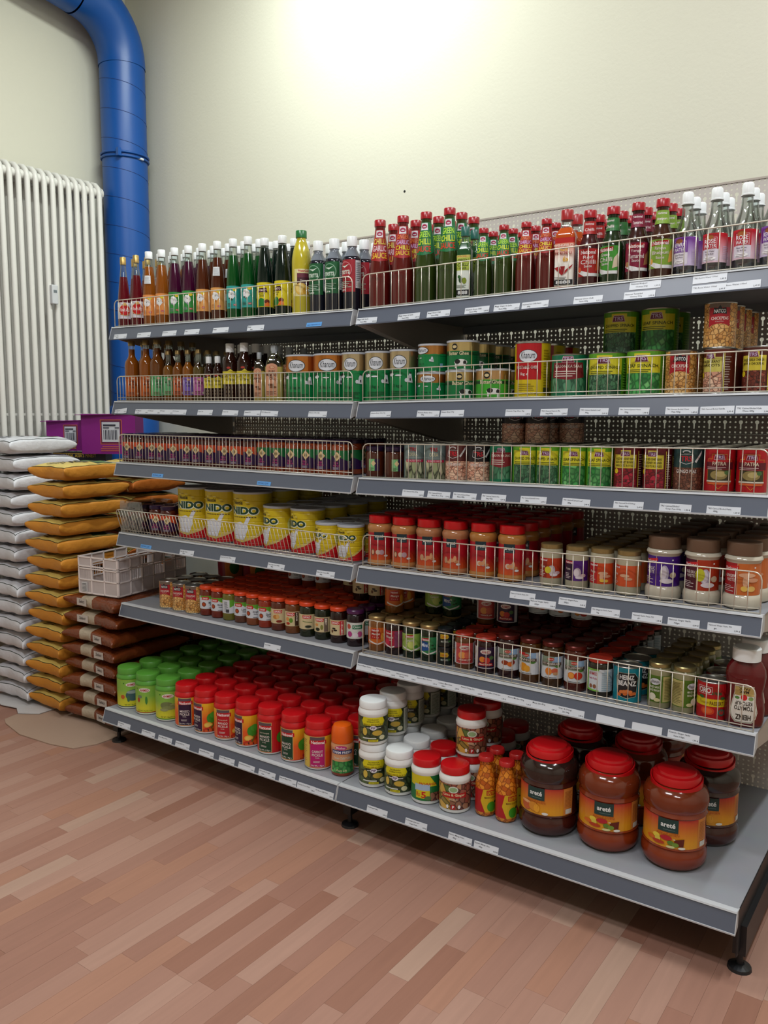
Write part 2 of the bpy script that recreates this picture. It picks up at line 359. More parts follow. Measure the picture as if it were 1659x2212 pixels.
maggi('rdS', 28, 197, 'c_561412', '9c1a1e', [('GINGER', 'd8703a'), ('GARLIC', 'c89ac8'), ('CHILLI', 'd8c82a'), ('SAUCE', 'd8b030')], 'small red ginger chilli sauce bottle')
def square(key, r, h, liq, capm, els, desc):
    kind(key, 'sauce_bottle', 'bottle', desc, [(0, 0), (r - 2, 0), (r, 3), (r, h * .66), (r * .93, h * .7), (r * .6, h * .77), (r * .48, h * .82), (r * .48, h * .9), (0, h * .9)],
         [(h * .78, liq), (h, 'glass')], cyl_top(r * .62, h * .87, h), [(h, capm)], els, n=48, sqn=7)
square('sqg', 21, 212, 'c_1f4a28', 'p_1c5a50', [R(-19, 19, 8, 128, 'd5dcd4'), R(-19, 19, 84, 128, 'a8b84a'), R(-19, 19, 120, 128, 'c8d070'), T('WINGFIELD', 0, 121, 32, 6, 'b8301c', .03), T('GREEN', 0, 108, 28, 9, '1c2c1c', .03, .2), T('CHILLI', 0, 96, 28, 9, '1c2c1c', .03, .2), T('SAUCE', 0, 88, 18, 5, '2a4a2a'),
        Ee(-6, 58, 10, 20, '1c3c1c'), Ee(-10, 66, 6, 10, '2a5a2a'), Ee(4, 54, 12, 18, '7a8a2a'), *lines(-15, 15, 34, 44, 3, '4a5a4a'), R(-15, 15, 12, 28, '1c1c20'), T('8888', 0, 15, 24, 10, 'd8d8d8', .05)], 'small square green chilli bottle, teal cap')
square('hot', 27, 213, 'c_b04814', 'p_9c1c20', [R(-25, 25, 8, 134, 'gHot'), R(-25, 25, 122, 136, 'b01c1c'), R(28, 66, 8, 120, 'cfcac8'), *lines(32, 62, 14, 112, 18, '8a8ab0', .3), T('WINGFIELD', -1, 112, 42, 7, 'e8dcd0', .03), T('HOT', -1, 100, 22, 9, 'd8b020', .03), T('PERI PERI', -1, 91, 36, 7, 'a02818', .02), T('6x', 6, 72, 16, 14, 'd8a020', .04),
        P('a01820', (-20, 56), (-4, 36), (0, 40), (-10, 60)), P('8a1018', (-8, 60), (0, 36), (4, 60)), P('a01820', (2, 38), (18, 58), (20, 64), (4, 48)), *lines(-20, 20, 26, 34, 2, '4a4a4a'), R(-20, 20, 11, 24, '1c1c20'), T('8888', 0, 13, 32, 9, 'd8d8d8', .05)], 'square orange hot sauce bottle, red cap')
def nat(key, liq, lc, l1, l2, acc, desc, neck=None):
    r = 30.5; h = 202
    kind(key, 'sauce_bottle', 'bottle', desc, [(0, 0), (r - 4, 0), (r, 5), (r, 98), (r * .93, 108), (r * .75, 122), (r * .6, 136), (r * .5, 152), (r * .46, 178), (r * .46, 184), (0, 184)], [(h, liq)], cyl_top(17, 181, h), [(h, 'rcap')],
         [R(-34, 34, 26, 98, lc), P('d8d8d8', (-34, 40), (-10, 26), (34, 26), (34, 34), (6, 34), (-20, 42)), P(acc, (20, 40), (34, 44), (34, 78), (24, 66)), Ee(-24, 44, 12, 14, acc), P('a8141c', (-24, 82), (-24, 92), (22, 96), (22, 86)), T('National', 0, 84, 40, 10, 'e0d8d8', .04),
          T(l1, 0, 72, 26, 8, 'd8c8c8', .02), T(l2, 0, 58, 40, 11, 'd8c8c8', .02), T('Sauce', 0, 49, 20, 7, 'd8c8c8'), R(-40, 40, 138, 172, neck or lc), T('National', 0, 162, 22, 6, 'e0d8d8', .03), T(l2, 0, 146, 24, 8, 'd8c8c8')])
nat('nrc', 'c_3c1014', 'a01c1c', 'Red', 'Chilli', 'c8502c', 'red chilli sauce bottle with glossy red label')
nat('ngr', 'c_14280f', '3c8a2c', 'Green', 'Chilli', 'c8b8a0', 'dark green sauce bottle with bright green label', '2c6a34')
nat('tam', 'c_30100f', '7a1434', 'Tangy', 'Tamarind', 'a0704a', 'tamarind chutney bottle with maroon label')
nat('bhel', 'c_3a1c0f', '7a9a34', 'Famous', 'Bhelpuri', 'd89a4a', 'bhelpuri chutney bottle with pale green label')
def water(key, g, a, c, w1, desc, h=208):
    r = 28.5
    kind(key, 'flower_water_bottle', 'bottle', desc, [(0, 0), (r - 3, 0), (r, 4), (r, 100), (r * .95, 110), (r * .78, 124), (r * .58, 140), (r * .48, 155), (r * .44, h - 26), (0, h - 26)], [(h, 'glass')], [(0, h - 30), (15.5, h - 30), (15.5, h - 27), (13.5, h - 26), (13.5, h - 4), (11, h), (0, h)], [(h, 'wcap')],
         [W(26, 96, g), R(-28, 14, 30, 92, 'd6cfdc'), R(-28, 14, 58, 92, c), R(-22, 10, 58.5, 86, 'd8d0dc'), R(-21.3, 9.3, 59.2, 85.3, c), Ee(-8, 86, 20, 13, a), T(w1, -7, 72, 28, 10, 'e8e4ea', .02), T('WATER', -7, 61, 30, 9, 'e8e4ea', .02), T('Rose Water', -7, 51, 24, 4, '5a4a5a'), T('Eau de Rose', -7, 45, 20, 3.5, '5a4a5a'), Ee(-7, 36, 30, 9, 'f0eef0'), *lines(-18, 6, 33, 40, 2, '8a7a8a'), *lines(24, 56, 34, 66, 8, 'b8a8c0')])
water('kew', 'gKew', '8a4a2a', '6a2f90', 'KEWRA', 'clear flower water bottle with violet label')
water('ros', 'gRose', 'a05a2a', 'b01c2c', 'ROSE', 'clear rose water bottle with red label')

# ---- second shelf: oils and ghee
def oil(key, r, h, liq, lc, ws, desc, fillf=.8, capm='goldlid', lz=(22, 100)):
    z0, z1 = lz; els = [R(-r * 1.5, r * 1.5, z0, z1, lc), Ee(0, z1 - 9, 14, 10, 'a83a1c'), Ee(0, z1 - 9, 11, 7.5, 'e0d0b0'), T('KTC', 0, z1 - 12, 9, 5, 'a8301c', .04)]
    z = z1 - 26
    for q in ws: els.append(T(q, 0, z, min(30, 5.5 * len(q)), 8, '3a1c18', .02)); z -= 11
    els += [Ee(r * .7, z0 + 9, 9, 9, 'd8ccb8'), *lines(-r * .7, r * .4, z0 + 5, z0 + 18, 3, '6a3a2a')]
    kind(key, 'oil_bottle', 'bottle', desc, [(0, 0), (r - 3, 0), (r, 4), (r, h * .6), (r * .9, h * .66), (r * .6, h * .71), (r * .45, h * .76), (r * .43, h * .86), (r * .43, h * .93), (0, h * .93)],
         [(h * fillf, liq), (h, 'glass')], cyl_top(r * .48, h * .92, h), [(h, capm)], els)
oil('muL', 28.5, 243, 'l_8a4a10', 'b8581c', ['PURE', 'MUSTARD', 'OIL'], 'tall amber oil bottle with orange label', .84)
oil('mug', 28.5, 243, 'l_6a3a10', '5aa870', ['LEMON', 'ALMOND', 'OIL'], 'tall amber oil bottle with green label', .84)
oil('osg', 22, 197, 'l_7a4c14', '5aa870', ['MUSTARD', 'OIL'], 'small oil bottle with green label', .7, lz=(24, 96))
oil('oso', 22, 197, 'l_7a4410', 'b8582c', ['MUSTARD', 'OIL'], 'small oil bottle with orange label', .74, lz=(24, 90))
oil('osp', 22, 197, 'l_8a5010', '7a62b8', ['PURE', 'OIL'], 'small oil bottle with violet label', .76, lz=(24, 92))
oil('osk', 22, 197, 'l_5a4a20', 'b060a0', ['CARROT', 'OIL'], 'small oil bottle with pink label', .66, lz=(24, 92))
def castor(key, r, h, desc):
    kind(key, 'castor_oil_bottle', 'bottle', desc, [(0, 0), (r - 3, 0), (r, 3), (r, h * .58), (r * .97, h * .66), (r * .8, h * .74), (r * .55, h * .8), (r * .48, h * .86), (0, h * .86)], [(h, 'l_2a1008')], cyl_top(r * .56, h * .85, h), [(h, 'wcap')],
         [W(h * .3, h * .52, 'cfc03a'), *[R(u, u + 2, z, z + h * .04, '8a7a5a') for u in (-r * .6, -r * .2, r * .2, r * .6) for z in (h * .08, h * .15, h * .22)], P('cfc03a', (-10, h * .52), (0, h * .56), (10, h * .52)), Ee(-6, h * .58, 14, 8, 'a8382c'), T('CASTOR OIL', 0, h * .43, r * 1.5, h * .045, '2a2410', .02), T('B.P. 200ml', 0, h * .36, r * 1.1, h * .035, '2a2410')])
castor('cas', 19.5, 168, 'small brown castor oil bottle, white cap'); castor('caL', 28, 212, 'large brown castor oil bottle, white cap')
def almond(key, r, h, desc):
    kind(key, 'almond_oil_bottle', 'bottle', desc, [(0, 0), (r - 2, 0), (r, 3), (r, h * .62), (r * .92, h * .7), (r * .7, h * .78), (r * .42, h * .83), (r * .4, h * .9), (0, h * .9)], [(h * .6, 'l_b0a050'), (h, 'gglass')], cyl_top(r * .42, h * .86, h), [(h, 'p_9aa0a4')],
         [R(-r * .8, r * .35, h * .1, h * .62, 'c89070'), Ee(-r * .22, h * .62, r * 1.15, h * .12, 'c89070'), Ee(-r * .22, h * .61, r * .55, h * .06, 'a83a1c'), Ee(-r * .22, h * .61, r * .45, h * .045, 'e0c8a0'), T('KTC', -r * .22, h * .595, r * .35, h * .03, 'a8301c', .04), T('PURE', -r * .22, h * .51, r * .6, h * .045, '3a1c18', .02), T('ALMOND', -r * .22, h * .45, r * 1.0, h * .045, '3a1c18', .02), T('OIL', -r * .22, h * .39, r * .5, h * .045, '3a1c18', .02),
          Ee(-r * .3, h * .3, r * .6, h * .04, '6a3a1c'), Ee(-r * .1, h * .26, r * .7, h * .04, '7a4a2c'), *lines(-r * .7, r * .25, h * .12, h * .2, 4, '7a5040')], n=48, sqn=5, sy=.75)
almond('alS', 21, 176, 'small flat almond oil bottle, peach label'); almond('alL', 32, 197, 'large flat almond oil bottle, peach label')
def woman(u, z, s):
    return [Ee(u, z + 20 * s, 5 * s, 6 * s, '2a3034'), P('c8ccd4', (u - 9 * s, z - 8 * s), (u - 6 * s, z + 12 * s), (u - 2 * s, z + 20 * s), (u + 4 * s, z + 17 * s), (u + 9 * s, z - 10 * s)), Ee(u - 12 * s, z - 2 * s, 10 * s, 12 * s, 'c8ccd4'), R(u - 2 * s, u + 2 * s, z - 4 * s, z + 4 * s, '2a3034')]
def khan(key, r, h, topc, desc, ex=[]):
    s = h / 160; els = [W(3.3, h - 3.3, topc), W(3.3, h * .6, '0a7a40'), *[Ee(-r * 2.6 + r * .65 * i, h * .6, r * .8, h * .07, '0a7a40') for i in range(9)], Ee(-r * .25, h * .76, r * 1.1, h * .26, '22303a'), Ee(-r * .25, h * .76, r * 1.02, h * .235, 'cfd4dc'), T('Khanum', -r * .25, h * .71, r * .82, h * .13, '1a2430', .01, .3)]
    els += woman(r * .55, h * .42, s) + [Ee(-r * .9, h * .52, 20 * s, 12 * s, 'cfd4d8'), Ee(-r * 1.0, h * .56, 12 * s, 10 * s, '1c2024'), Ee(-r * .3, h * .5, 22 * s, 5 * s, 'cfd4d8'), T('2 kg e', -r * .35, h * .26, r * .7, h * .07, '0a3c24'), *lines(-r * .9, r * .5, h * .08, h * .22, 4, '0a4c28', .4), R(r * 1.05, r * 1.25, h * .15, h * .3, '6a9ab0'), *ex]
    kind(key, 'ghee_tin', 'tin', desc, [(0, 1), (r - 2, 1), (r + .5, 0), (r + .5, 2), (r, 3.2), (r, h - 3.2), (r, h - 3), (0, h - 3)], [(h, 'tin')], [(r - .5, h - 6), (r + 1.6, h - 6), (r + 1.6, h - 1), (r + .4, h), (r - 3, h), (r - 4, h - 2), (0, h - 2)], [(h, 'p_b8bcc4')], els, topname='lid', n=40)
khan('gh2', 60, 160, 'm_c07838', 'wide copper and green ghee tin'); khan('gh1', 44, 161, 'm_c0ac88', 'slim champagne and green ghee tin'); khan('ghs', 47, 86, 'm_b88048', 'short copper and green ghee tin')
def butter(key, r, h, topc, botc, desc):
    kind(key, 'ghee_tin', 'tin', desc, [(0, 1), (r - 2, 1), (r + .5, 0), (r + .5, 2), (r, 3.2), (r, h - 3), (0, h - 3)], [(h, 'tin')], [(r - .5, h - 6), (r + 1.6, h - 6), (r + 1.6, h - 1), (r + .4, h), (r - 3, h), (r - 4, h - 2), (0, h - 2)], [(h, 'p_b8bcc4')],
         [W(3.3, h - 3.3, topc), W(3.3, h * .64, botc), W(h * .5, h * .6, '0c3a20'), T('Butter Ghee', -4, h * .5, r * 1.35, h * .13, 'd8d0a8', .03), Ee(-r * .3, h * .78, r * .38, h * .22, '1c1c1c'), Ee(-r * .3, h * .78, r * .28, h * .1, 'c8b88a'), Ee(r * .1, h * .26, r * .8, h * .2, 'd8d8d4'), Ee(-r * .1, h * .28, r * .35, h * .16, '1c1c1c'), Ee(r * .35, h * .25, r * .2, h * .14, '1c1c1c'), R(-r * .25, -r * .15, h * .06, h * .2, 'd8d8d4'), R(r * .3, r * .4, h * .06, h * .2, 'd8d8d4'), R(r * .75, r * .8, h * .06, h * .8, 'c8b878'), *lines(r * .9, r * 1.5, h * .1, h * .6, 8, '0a5a30')], topname='lid', n=40)
butter('but', 49, 88, 'm_c8b078', '0a6a38', 'short gold and green butter ghee tin'); butter('bu2', 51, 88, 'm_c8a070', '3c9a2c', 'short copper and lime butter ghee tin')
kind('kred', 'ghee_tin', 'tin', 'tall red and yellow vegetable ghee tin', [(0, 1), (48, 1), (50.5, 0), (50.5, 2), (50, 3.2), (50, 157), (0, 157)], [(200, 'tin')], [(49.5, 154), (51.6, 154), (51.6, 159), (50.4, 160), (47, 160), (46, 158), (0, 158)], [(200, 'tin')],
     [W(3.3, 157, 'c8b018'), R(-52, 30, 52, 157, 'b0101c'), Ee(-10, 118, 56, 36, '22303a'), Ee(-10, 118, 53, 33, 'd4d8e0'), T('Khanum', -10, 111, 42, 19, '1a2430', .01, .3), T('VEGETABLE GHEE', -14, 82, 66, 9, 'e8dcd8', .02), T('1kg e', -20, 62, 24, 10, 'e8dcd8'), T('COOKING & FRYING', -8, 10, 60, 6, '3a2c10', .01), *lines(-40, 20, 22, 44, 4, '8a7810', .3), *lines(36, 64, 20, 140, 16, '8a7810', .3), R(36, 58, 14, 30, '3a3c20')], topname='lid', n=40)
def trs(u, z, s=1, c='6a1c34'):
    return [P('c8b0b8', (u - 13 * s, z), (u - 10 * s, z + 13 * s), (u + 10 * s, z + 13 * s), (u + 13 * s, z)), P(c, (u - 12 * s, z + .8), (u - 9 * s, z + 12 * s), (u + 9 * s, z + 12 * s), (u + 12 * s, z + .8)), T('TRS', u, z + 2.5 * s, 18 * s, 8 * s, 'b8a8c8', .05)]
def spin(key, r, h, w1, pic, desc):
    s = r / 36; can(key, r, h, desc, [W(3.3, h - 3.3, '5a9a24'), R(-r * 1.1, r * .95, 3.3, h * .52, pic), R(-r * 1.1, r * .95, h * .5, h * .86, 'cfc82c'), R(-r * .5, r * .35, h * .84, h * .93, 'cfc82c')] + trs(-r * .1, h * .74, s) +
         [T(w1, -r * .08, h * .62, r * 1.75, h * .075, '24340f', .02), *lines(-r * .95, r * .8, h * .52, h * .6, 2, '4a5a14', .4), *lines(r * 1.05, r * 1.6, h * .1, h * .8, 12, '8ab84a', .35)])
spin('chopL', 49, 117, 'CHOPPED SPINACH', 'chop', 'large chopped spinach can'); spin('leafL', 49, 117, 'LEAF SPINACH', 'leaf', 'large leaf spinach can')
spin('chop', 35.5, 112, 'CHOPPED SPINACH', 'chop', 'small chopped spinach can'); spin('leaf', 35.5, 112, 'LEAF SPINACH', 'leaf', 'small leaf spinach can')
def saag(key, r, h, desc):
    s = r / 36; can(key, r, h, desc, [W(3.3, h - 3.3, '0f6a48'), P('saag', (-r * 1.1, h * .1), (-r * 1.1, h * .4), (-r * .3, h * .52), (r * .5, h * .52), (r * 1.1, h * .38), (r * 1.1, h * .1)), P('7a1c28', (-r, h * .46), (-r * .9, h * .8), (r * .9, h * .8), (r, h * .46), (0, h * .4))] + trs(0, h * .8, s) +
         [T('SARSON KA SAAG', 0, h * .68, r * 1.6, h * .07, 'd8c8c0', .02), *lines(-r * .8, r * .7, h * .48, h * .64, 3, 'd8c8c0', .4)])
saag('saagL', 49, 118, 'large green mustard leaf can'); saag('saag', 35.5, 112, 'small green mustard leaf can')
can('natco', 38, 112, 'red chickpea can with bean picture', [W(3.3, 108.7, 'chick'), R(-26, 24, 96, 108.7, '6a5a50'), R(-26, 24, 50, 98, 'a01424'), Ee(0, 48, 50, 22, 'chick'), P('1c2028', (-16, 82), (-14, 98), (-5, 96), (0, 104), (5, 96), (14, 98), (16, 82), (0, 84)), T('NATCO', 0, 85, 27, 9, 'd8d8d8', .05), T('CHICKPEAS', 0, 68, 40, 8, 'e0d0c8', .02), T('in Salted Water', 0, 63, 20, 3, 'd8b8b0')])
def bcan(key, r, base, lc, pic, ws, desc, yel=True):
    els = [W(3.3, 108.7, base), R(-38, 24, 3.3, 56, pic)]
    if yel: els += [R(-38, 24, 54, 90, lc), R(-18, 8, 88, 102, lc)] + trs(-6, 86, 1)
    z = 76
    for q in ws: els.append(T(q, -7, z, 52, 6.5, '2a200c', .02)); z -= 9
    els += [Ee(-30, 46, 12, 14, 'd8c020'), *lines(30, 46, 10, 95, 14, 'a89890', .35), R(28, 30, 4, 100, lc)]
    can(key, r, 112, desc, els)
bcan('kid', 36, '5a1018', 'c8b83a', 'kidney', ['BOILED RED KIDNEY BEANS', 'REDE KIDNEY BONNER', 'HARICOTS ROUGES'], 'red kidney bean can with yellow panel')
bcan('kala', 36, '4a1c14', 'c8b83a', 'redbean', ['BOILED KALA CHANA', 'BROWN CHICKPEAS'], 'brown bean can with yellow panel')
bcan('bor', 38, '5a2014', 'c8c060', 'bean', ['BOILED BEANS', 'HARICOTS'], 'borlotti bean can with barcode')
def wb(key, base, pic, w1, desc, logo='8a1420', sash='d0d0d0'):
    can(key, 35.5, 112, desc, [W(3.3, 108.7, base), W(3.3, 60, pic), Ee(0, 100, 20, 9, 'c8c8c8'), Ee(0, 99, 15, 6, base), P('c8c8cc', (-18, 74), (-16, 94), (16, 94), (18, 74), (0, 68)), P(base, (-17, 75), (-15, 93), (15, 93), (17, 75), (0, 69.5)), T('TRS', 0, 76, 27, 14, 'b81c2c', .05), P(sash, (20, 76), (40, 104), (40, 96), (24, 72)), T(w1, 0, 46, 50, 9, 'dcd4d0', .03), *lines(52, 66, 8, 90, 14, 'b0a0a0')])
wb('whb', '1c1418', 'bean', 'WHITE BEANS', 'black white-bean can'); wb('pkb', '5a2a28', 'bean', 'BUTTER BEANS', 'maroon butter bean can')
wb('gun', '1f3c3c', 'gungo', 'GUNGO PEAS', 'dark teal pigeon pea can'); wb('dkb', '1a1218', 'bean', 'WHITE BEANS', 'dark bean can')
can('okr', 35.5, 112, 'grey okra can', [W(3.3, 108.7, '6a7a78'), R(-34, 36, 3.3, 58, 'okra'), T('TRS', -4, 88, 24, 12, 'a81c34', .06), T('OKRA', -4, 72, 28, 12, 'b8b090', .02), R(-28, 30, 54, 62, 'b01c44'), T('IN SALTED WATER', 0, 56, 46, 4.5, 'd8c0c8', .02), R(-36, 36, 68, 68.7, 'a8b0b0')])
can('pat', 36, 112, 'red patra can with gold border', [W(3.3, 108.7, 'a8121c'), P('c8942c', (-30, 84), (-18, 84), (-18, 96), (18, 96), (18, 84), (30, 84), (30, 22), (12, 20), (0, 8), (-12, 20), (-30, 22)), P('a8121c', (-29, 83), (-17, 83), (-17, 95), (17, 95), (17, 83), (29, 83), (29, 23), (11.5, 21), (0, 9.5), (-11.5, 21), (-29, 23)),
     R(-36, 36, 58, 76, '5a1420'), *trs(0, 82, 1), T('PATRA', 0, 68, 32, 9, 'd8c8b0', .02), *lines(-30, 30, 58, 66, 2, 'c0a0a0', .4), R(-28, 28, 30, 57, '3a3420'), Ee(0, 44, 40, 24, '8a7a4a'), Ee(4, 46, 24, 14, 'b0a06a'), Ee(18, 50, 12, 10, '4a6a3a'), R(-30, 30, 26, 30, 'c8c0b0'), R(-26, 26, 20, 25, 'c85a2c')])

# ---- third shelf: curry paste jars
def pat(key, lc, cont, desc, r=32.5, h=119, lab=None):
    kind(key, 'curry_paste_jar', 'jar', desc, jar_prof(r, h - 10, r - 3, 12, 6), [(h, cont)], [(r - 3, h - 14), (r - 1, h - 13), (r - .5, h - 3), (r - 3, h), (0, h)], [(h, 'plid')],
         [W(18, 84, '2c1440'), P(lc, (-40, 84), (-40, 66), (-14, 66), (34, 46), (60, 62), (60, 84)), P('5a3a20', (-24, 64), (-10, 82), (6, 64), (-10, 46)), P('d8c090', (-22.5, 64), (-10, 80), (4.5, 64), (-10, 48)), Ee(-10, 64, 12, 15, 'a8946a'), T('PATAK', -10, 61, 11, 5, '2c1c14', .03), T('TIKKA', -14, 38, 18, 7, 'b83a7a', .02), T('MASALA', -12, 30, 24, 6, 'b83a7a', .02), *lines(-26, 2, 20, 29, 3, 'b8a8c0', .4), R(34, 44, 24, 48, 'b0b8bc'), *lines(35, 43, 25, 47, 6, '3a3a4a')], topname='lid')
pat('pao', 'c84a24', 'c_4a1c14', 'spice paste jar with orange and purple label'); pat('pag', '1c6a38', 'c_8a3a1c', 'spice paste jar with green and purple label')
kind('pas', 'curry_sauce_jar', 'jar', 'brown sauce jar with small green label', jar_prof(32, 92, 28, 16, 6), [(200, 'c_4a1f12')], [(28, 84), (31, 86), (31, 98), (28, 100), (0, 100)], [(200, 'plid')], [R(-16, 20, 22, 60, '7ab87a'), P('2c1440', (4, 22), (4, 60), (20, 60), (20, 22)), P('d8c090', (-8, 46), (0, 56), (8, 46), (0, 36)), *lines(-14, 2, 24, 34, 4, '2c4a2c')], topname='lid')

# ---- fourth shelf: milk powder tins, peanut butter, ginger garlic pastes
def nido(key, r, h, desc, big=True):
    s = h / 205
    els = [W(3.3, h - 3, 'c8b01c'), P('b8141c', (-r * 3.1, 3.3), (-r * 3.1, h * .5), (-r * 1.15, h * .5), (-r * .85, h * .14), (-r * .2, h * .1), (r * .6, h * .2), (r * 1.3, h * .36), (r * 1.3, 3.3)), P('b8141c', (r * 1.3, 3.3), (r * 1.3, h * .36), (r * 3.1, h * .5), (r * 3.1, 3.3)), P('c8b060', (-r * 1.2, h * .5), (-r * .9, h * .12), (-r * .2, h * .075), (r * .6, h * .17), (r * 1.32, h * .34), (r * 1.32, h * .4), (r * .6, h * .23), (-r * .2, h * .12), (-r * .8, h * .16), (-r * 1.1, h * .5)),
           P('cdd0da', (-r * .85, h * .42), (-r * .75, h * .14), (-r * .1, h * .12), (r * .1, h * .3), (r * .12, h * .42), (r * .3, h * .55), (r * .1, h * .56), (-r * .1, h * .42), (-r * .3, h * .46), (-r * .6, h * .43)), T('NIDO', -r * .12 + .6, h * .58 - 1.5, r * 1.72, h * .165, 'd8dcc8', .2), T('NIDO', -r * .12, h * .59, r * 1.62, h * .145, '0f3a24', .1), T('Nestlé', -r * .45, h * .77, r * .62, h * .07, '3a2c10', .04),
           *[R(-r * .8 + i * r * .14, -r * .8 + i * r * .14 + r * .1, h * .535, h * .55, '5a4a10') for i in range(10)]]
    for i in range(9):
        a = i * PI / 8; els.append(Ee(-r * .45 - math.cos(a) * r * .62, h * .78 + math.sin(a) * h * .1, r * .2, h * .012, 'e0d890' if i % 2 else '8a7418'))
    els += [Ee(r * 1.55, h * .58, r * .6, h * .34, 'c0c47a'), *lines(r * 1.35, r * 1.8, h * .48, h * .68, 7, '7a8a3a'), *barcode(r * 1.5, h * .14, r * .3, h * .1)]
    body = [(0, 1), (r - 2, 1), (r + .5, 0), (r + .5, 3), (r, 3.3)]
    z = 12
    while z < h - 14:
        body += [(r, z), (r - 1.0, z + 2.5), (r, z + 5)]; z += 20 * s + 6
    body += [(r, h - 4), (0, h - 4)]
    kind(key, 'milk_powder_tin', 'tin', desc, body, [(h, 'tin')], [(r - .5, h - 8), (r + 1.8, h - 8), (r + 1.8, h - 1.2), (r + .4, h), (r - 3, h), (r - 4, h - 2), (0, h - 2)], [(h, 'p_aeb2ba')], els, topname='lid', n=40, group='yellow milk powder tins')
nido('niL', 73, 205, 'tall yellow milk powder tin'); nido('niM', 62, 162, 'medium yellow milk powder tin'); nido('niS', 46, 125, 'small yellow milk powder tin')
def arete_jar(key, pics, cont, desc):
    r = 43; h = 166
    kind(key, 'paste_jar', 'jar', desc, [(0, 0), (r - 5, 0), (r - 1, 3), (r, 8), (r, 14), (r - 3, 19), (r - 3, 112), (r - 1, 117), (r, 124), (r - 1, 131), (r - 5, 137), (r - 9, 140), (r - 9, 146), (0, 146)], [(500, cont)], ridged(r - 5, 141, h), [(h, 'rlid')],
         [W(20, 111, 'gArete'), R(-18, 16, 86, 113, '1c3038'), T('areté', -1, 95, 27, 9, 'd8dcdc', .05), R(-10, 12, 90, 90.7, '7a8a8a'), T('ginger garlic paste', 0, 66, 40, 6, '8a1c24', 0, .3), *pics, Ee(22, 34, 13, 7, 'd4d4d4')], topname='lid')
GAR = [Ee(-4, 46, 16, 16, 'c8b0a0'), Ee(8, 46, 16, 17, 'a88a94'), Ee(-22, 46, 14, 22, '7a4a38'), Ee(-22, 46, 9, 15, 'c8a080')]
GIN = [Ee(2, 46, 18, 12, 'c88a60'), Ee(12, 50, 10, 22, 'd09a70'), Ee(18, 42, 14, 9, 'b87a50'), Ee(-18, 46, 13, 20, 'b89070'), Ee(-6, 40, 14, 9, 'c88a60')]
arete_jar('arg', GAR, 'c_b07848', 'red lidded garlic paste jar'); arete_jar('ari', GIN, 'c_a8704c', 'red lidded ginger paste jar'); arete_jar('arb', GAR[:2] + GIN[:3], 'c_a87038', 'red lidded ginger garlic paste jar')
def npaste(key, bg, l2, pic, desc, side='8a5a50'):
    r = 33; h = 122
    kind(key, 'paste_jar', 'jar', desc, jar_prof(r, h - 6, 30, 16, 6), [(500, 'c_a8a088')], [(30, h - 14), (31.5, h - 13), (31.5, h - 2), (29, h), (0, h)], [(h, 'goldlid')],
         [W(24, 82, bg), R(-40, -10, 24, 82, l2), P('a81420', (-38, 72), (-38, 80), (-8, 80), (-8, 72)), T('National', -22, 73, 26, 6, 'e0d8d8', .04), T('Paste', -24, 54, 16, 7, 'd8ccc8'), *lines(-34, -14, 30, 48, 4, 'c8b8b8', .4), *pic, R(36, 60, 24, 82, side)], topname='lid')
PG = [Ee(4, 48, 20, 28, 'b8a8b4'), Ee(2, 48, 14, 22, 'd0c4cc'), Ee(20, 40, 16, 10, 'c8a8b0'), Ee(10, 34, 22, 8, 'd8ccd4')]
PI_ = [Ee(6, 54, 26, 9, 'd0a080'), Ee(16, 46, 22, 8, 'c89070'), Ee(2, 44, 10, 22, 'd0a080'), Ee(4, 34, 14, 9, 'd8b040'), Ee(14, 33, 12, 8, 'd0a840')]
npaste('np1', 'b03818', '8a2418', PG + [Ee(-6, 48, 18, 20, 'c8b830')], 'small orange-label paste jar, gold lid'); npaste('np2', '4a1c70', '2c1430', PG, 'small purple-label paste jar, gold lid')
npaste('np3', 'c0441c', 'a81c20', PI_, 'small ginger paste jar with red panel'); npaste('np4', 'c85028', 'c85028', PI_[:2], 'small ginger paste jar turned sideways', 'b8602c')
def nbig(key, bg, l2, pic, w1, desc):
    r = 47; h = 169
    kind(key, 'paste_jar', 'jar', desc, [(0, 0), (r - 6, 0), (r - 1, 4), (r, 12), (r, 24), (r - 2, 32), (r - 6, 36), (r - 6, 118), (r - 4, 121), (r - 1, 126), (r - 3, 132), (r - 8, 136), (r - 8, 140), (0, 140)], [(500, 'c_b8b0a0')], ridged(r - 5, 136, h), [(h, 'blid')],
         [W(37, 117, bg), R(-62, -10, 37, 117, l2), R(-10, -8.8, 37, 117, 'c8b088'), P('c02028', (-52, 98), (-50, 106), (-6, 112), (-6, 104)), T('National', -28, 98, 38, 9, 'e0d8d8', .04), T(w1, -28, 80, 30, 8, 'd8ccc8', .02), T('PASTE', -26, 70, 24, 8, 'd8ccc8', .02), *lines(-48, -16, 44, 62, 4, 'c8b8b8', .4), *pic, R(30, 34, 106, 110, 'd8d8d8')], topname='lid')
BG = [Ee(12, 72, 22, 44, 'a8a0b4'), Ee(10, 74, 15, 34, 'c8c0cc'), Ee(18, 52, 34, 13, 'd0c8d0'), Ee(34, 68, 18, 16, 'b8a890')]
BI = [Ee(14, 88, 40, 12, 'd0a080'), Ee(26, 76, 34, 11, 'c89070'), Ee(10, 72, 12, 30, 'd0a080'), Ee(8, 54, 16, 14, 'd8b050'), Ee(24, 54, 20, 14, 'd8b060')]
nbig('nb1', '40187a', '401878', BG, 'GARLIC', 'large purple-label garlic paste jar'); nbig('nb2', 'a03018', '4a1424', BG + [Ee(-1, 78, 22, 34, 'b8b82c')], 'GINGER GARLIC', 'large red-label ginger garlic paste jar'); nbig('nb3', 'c0642c', '9a1c24', BI, 'GINGER', 'large orange-label ginger paste jar')

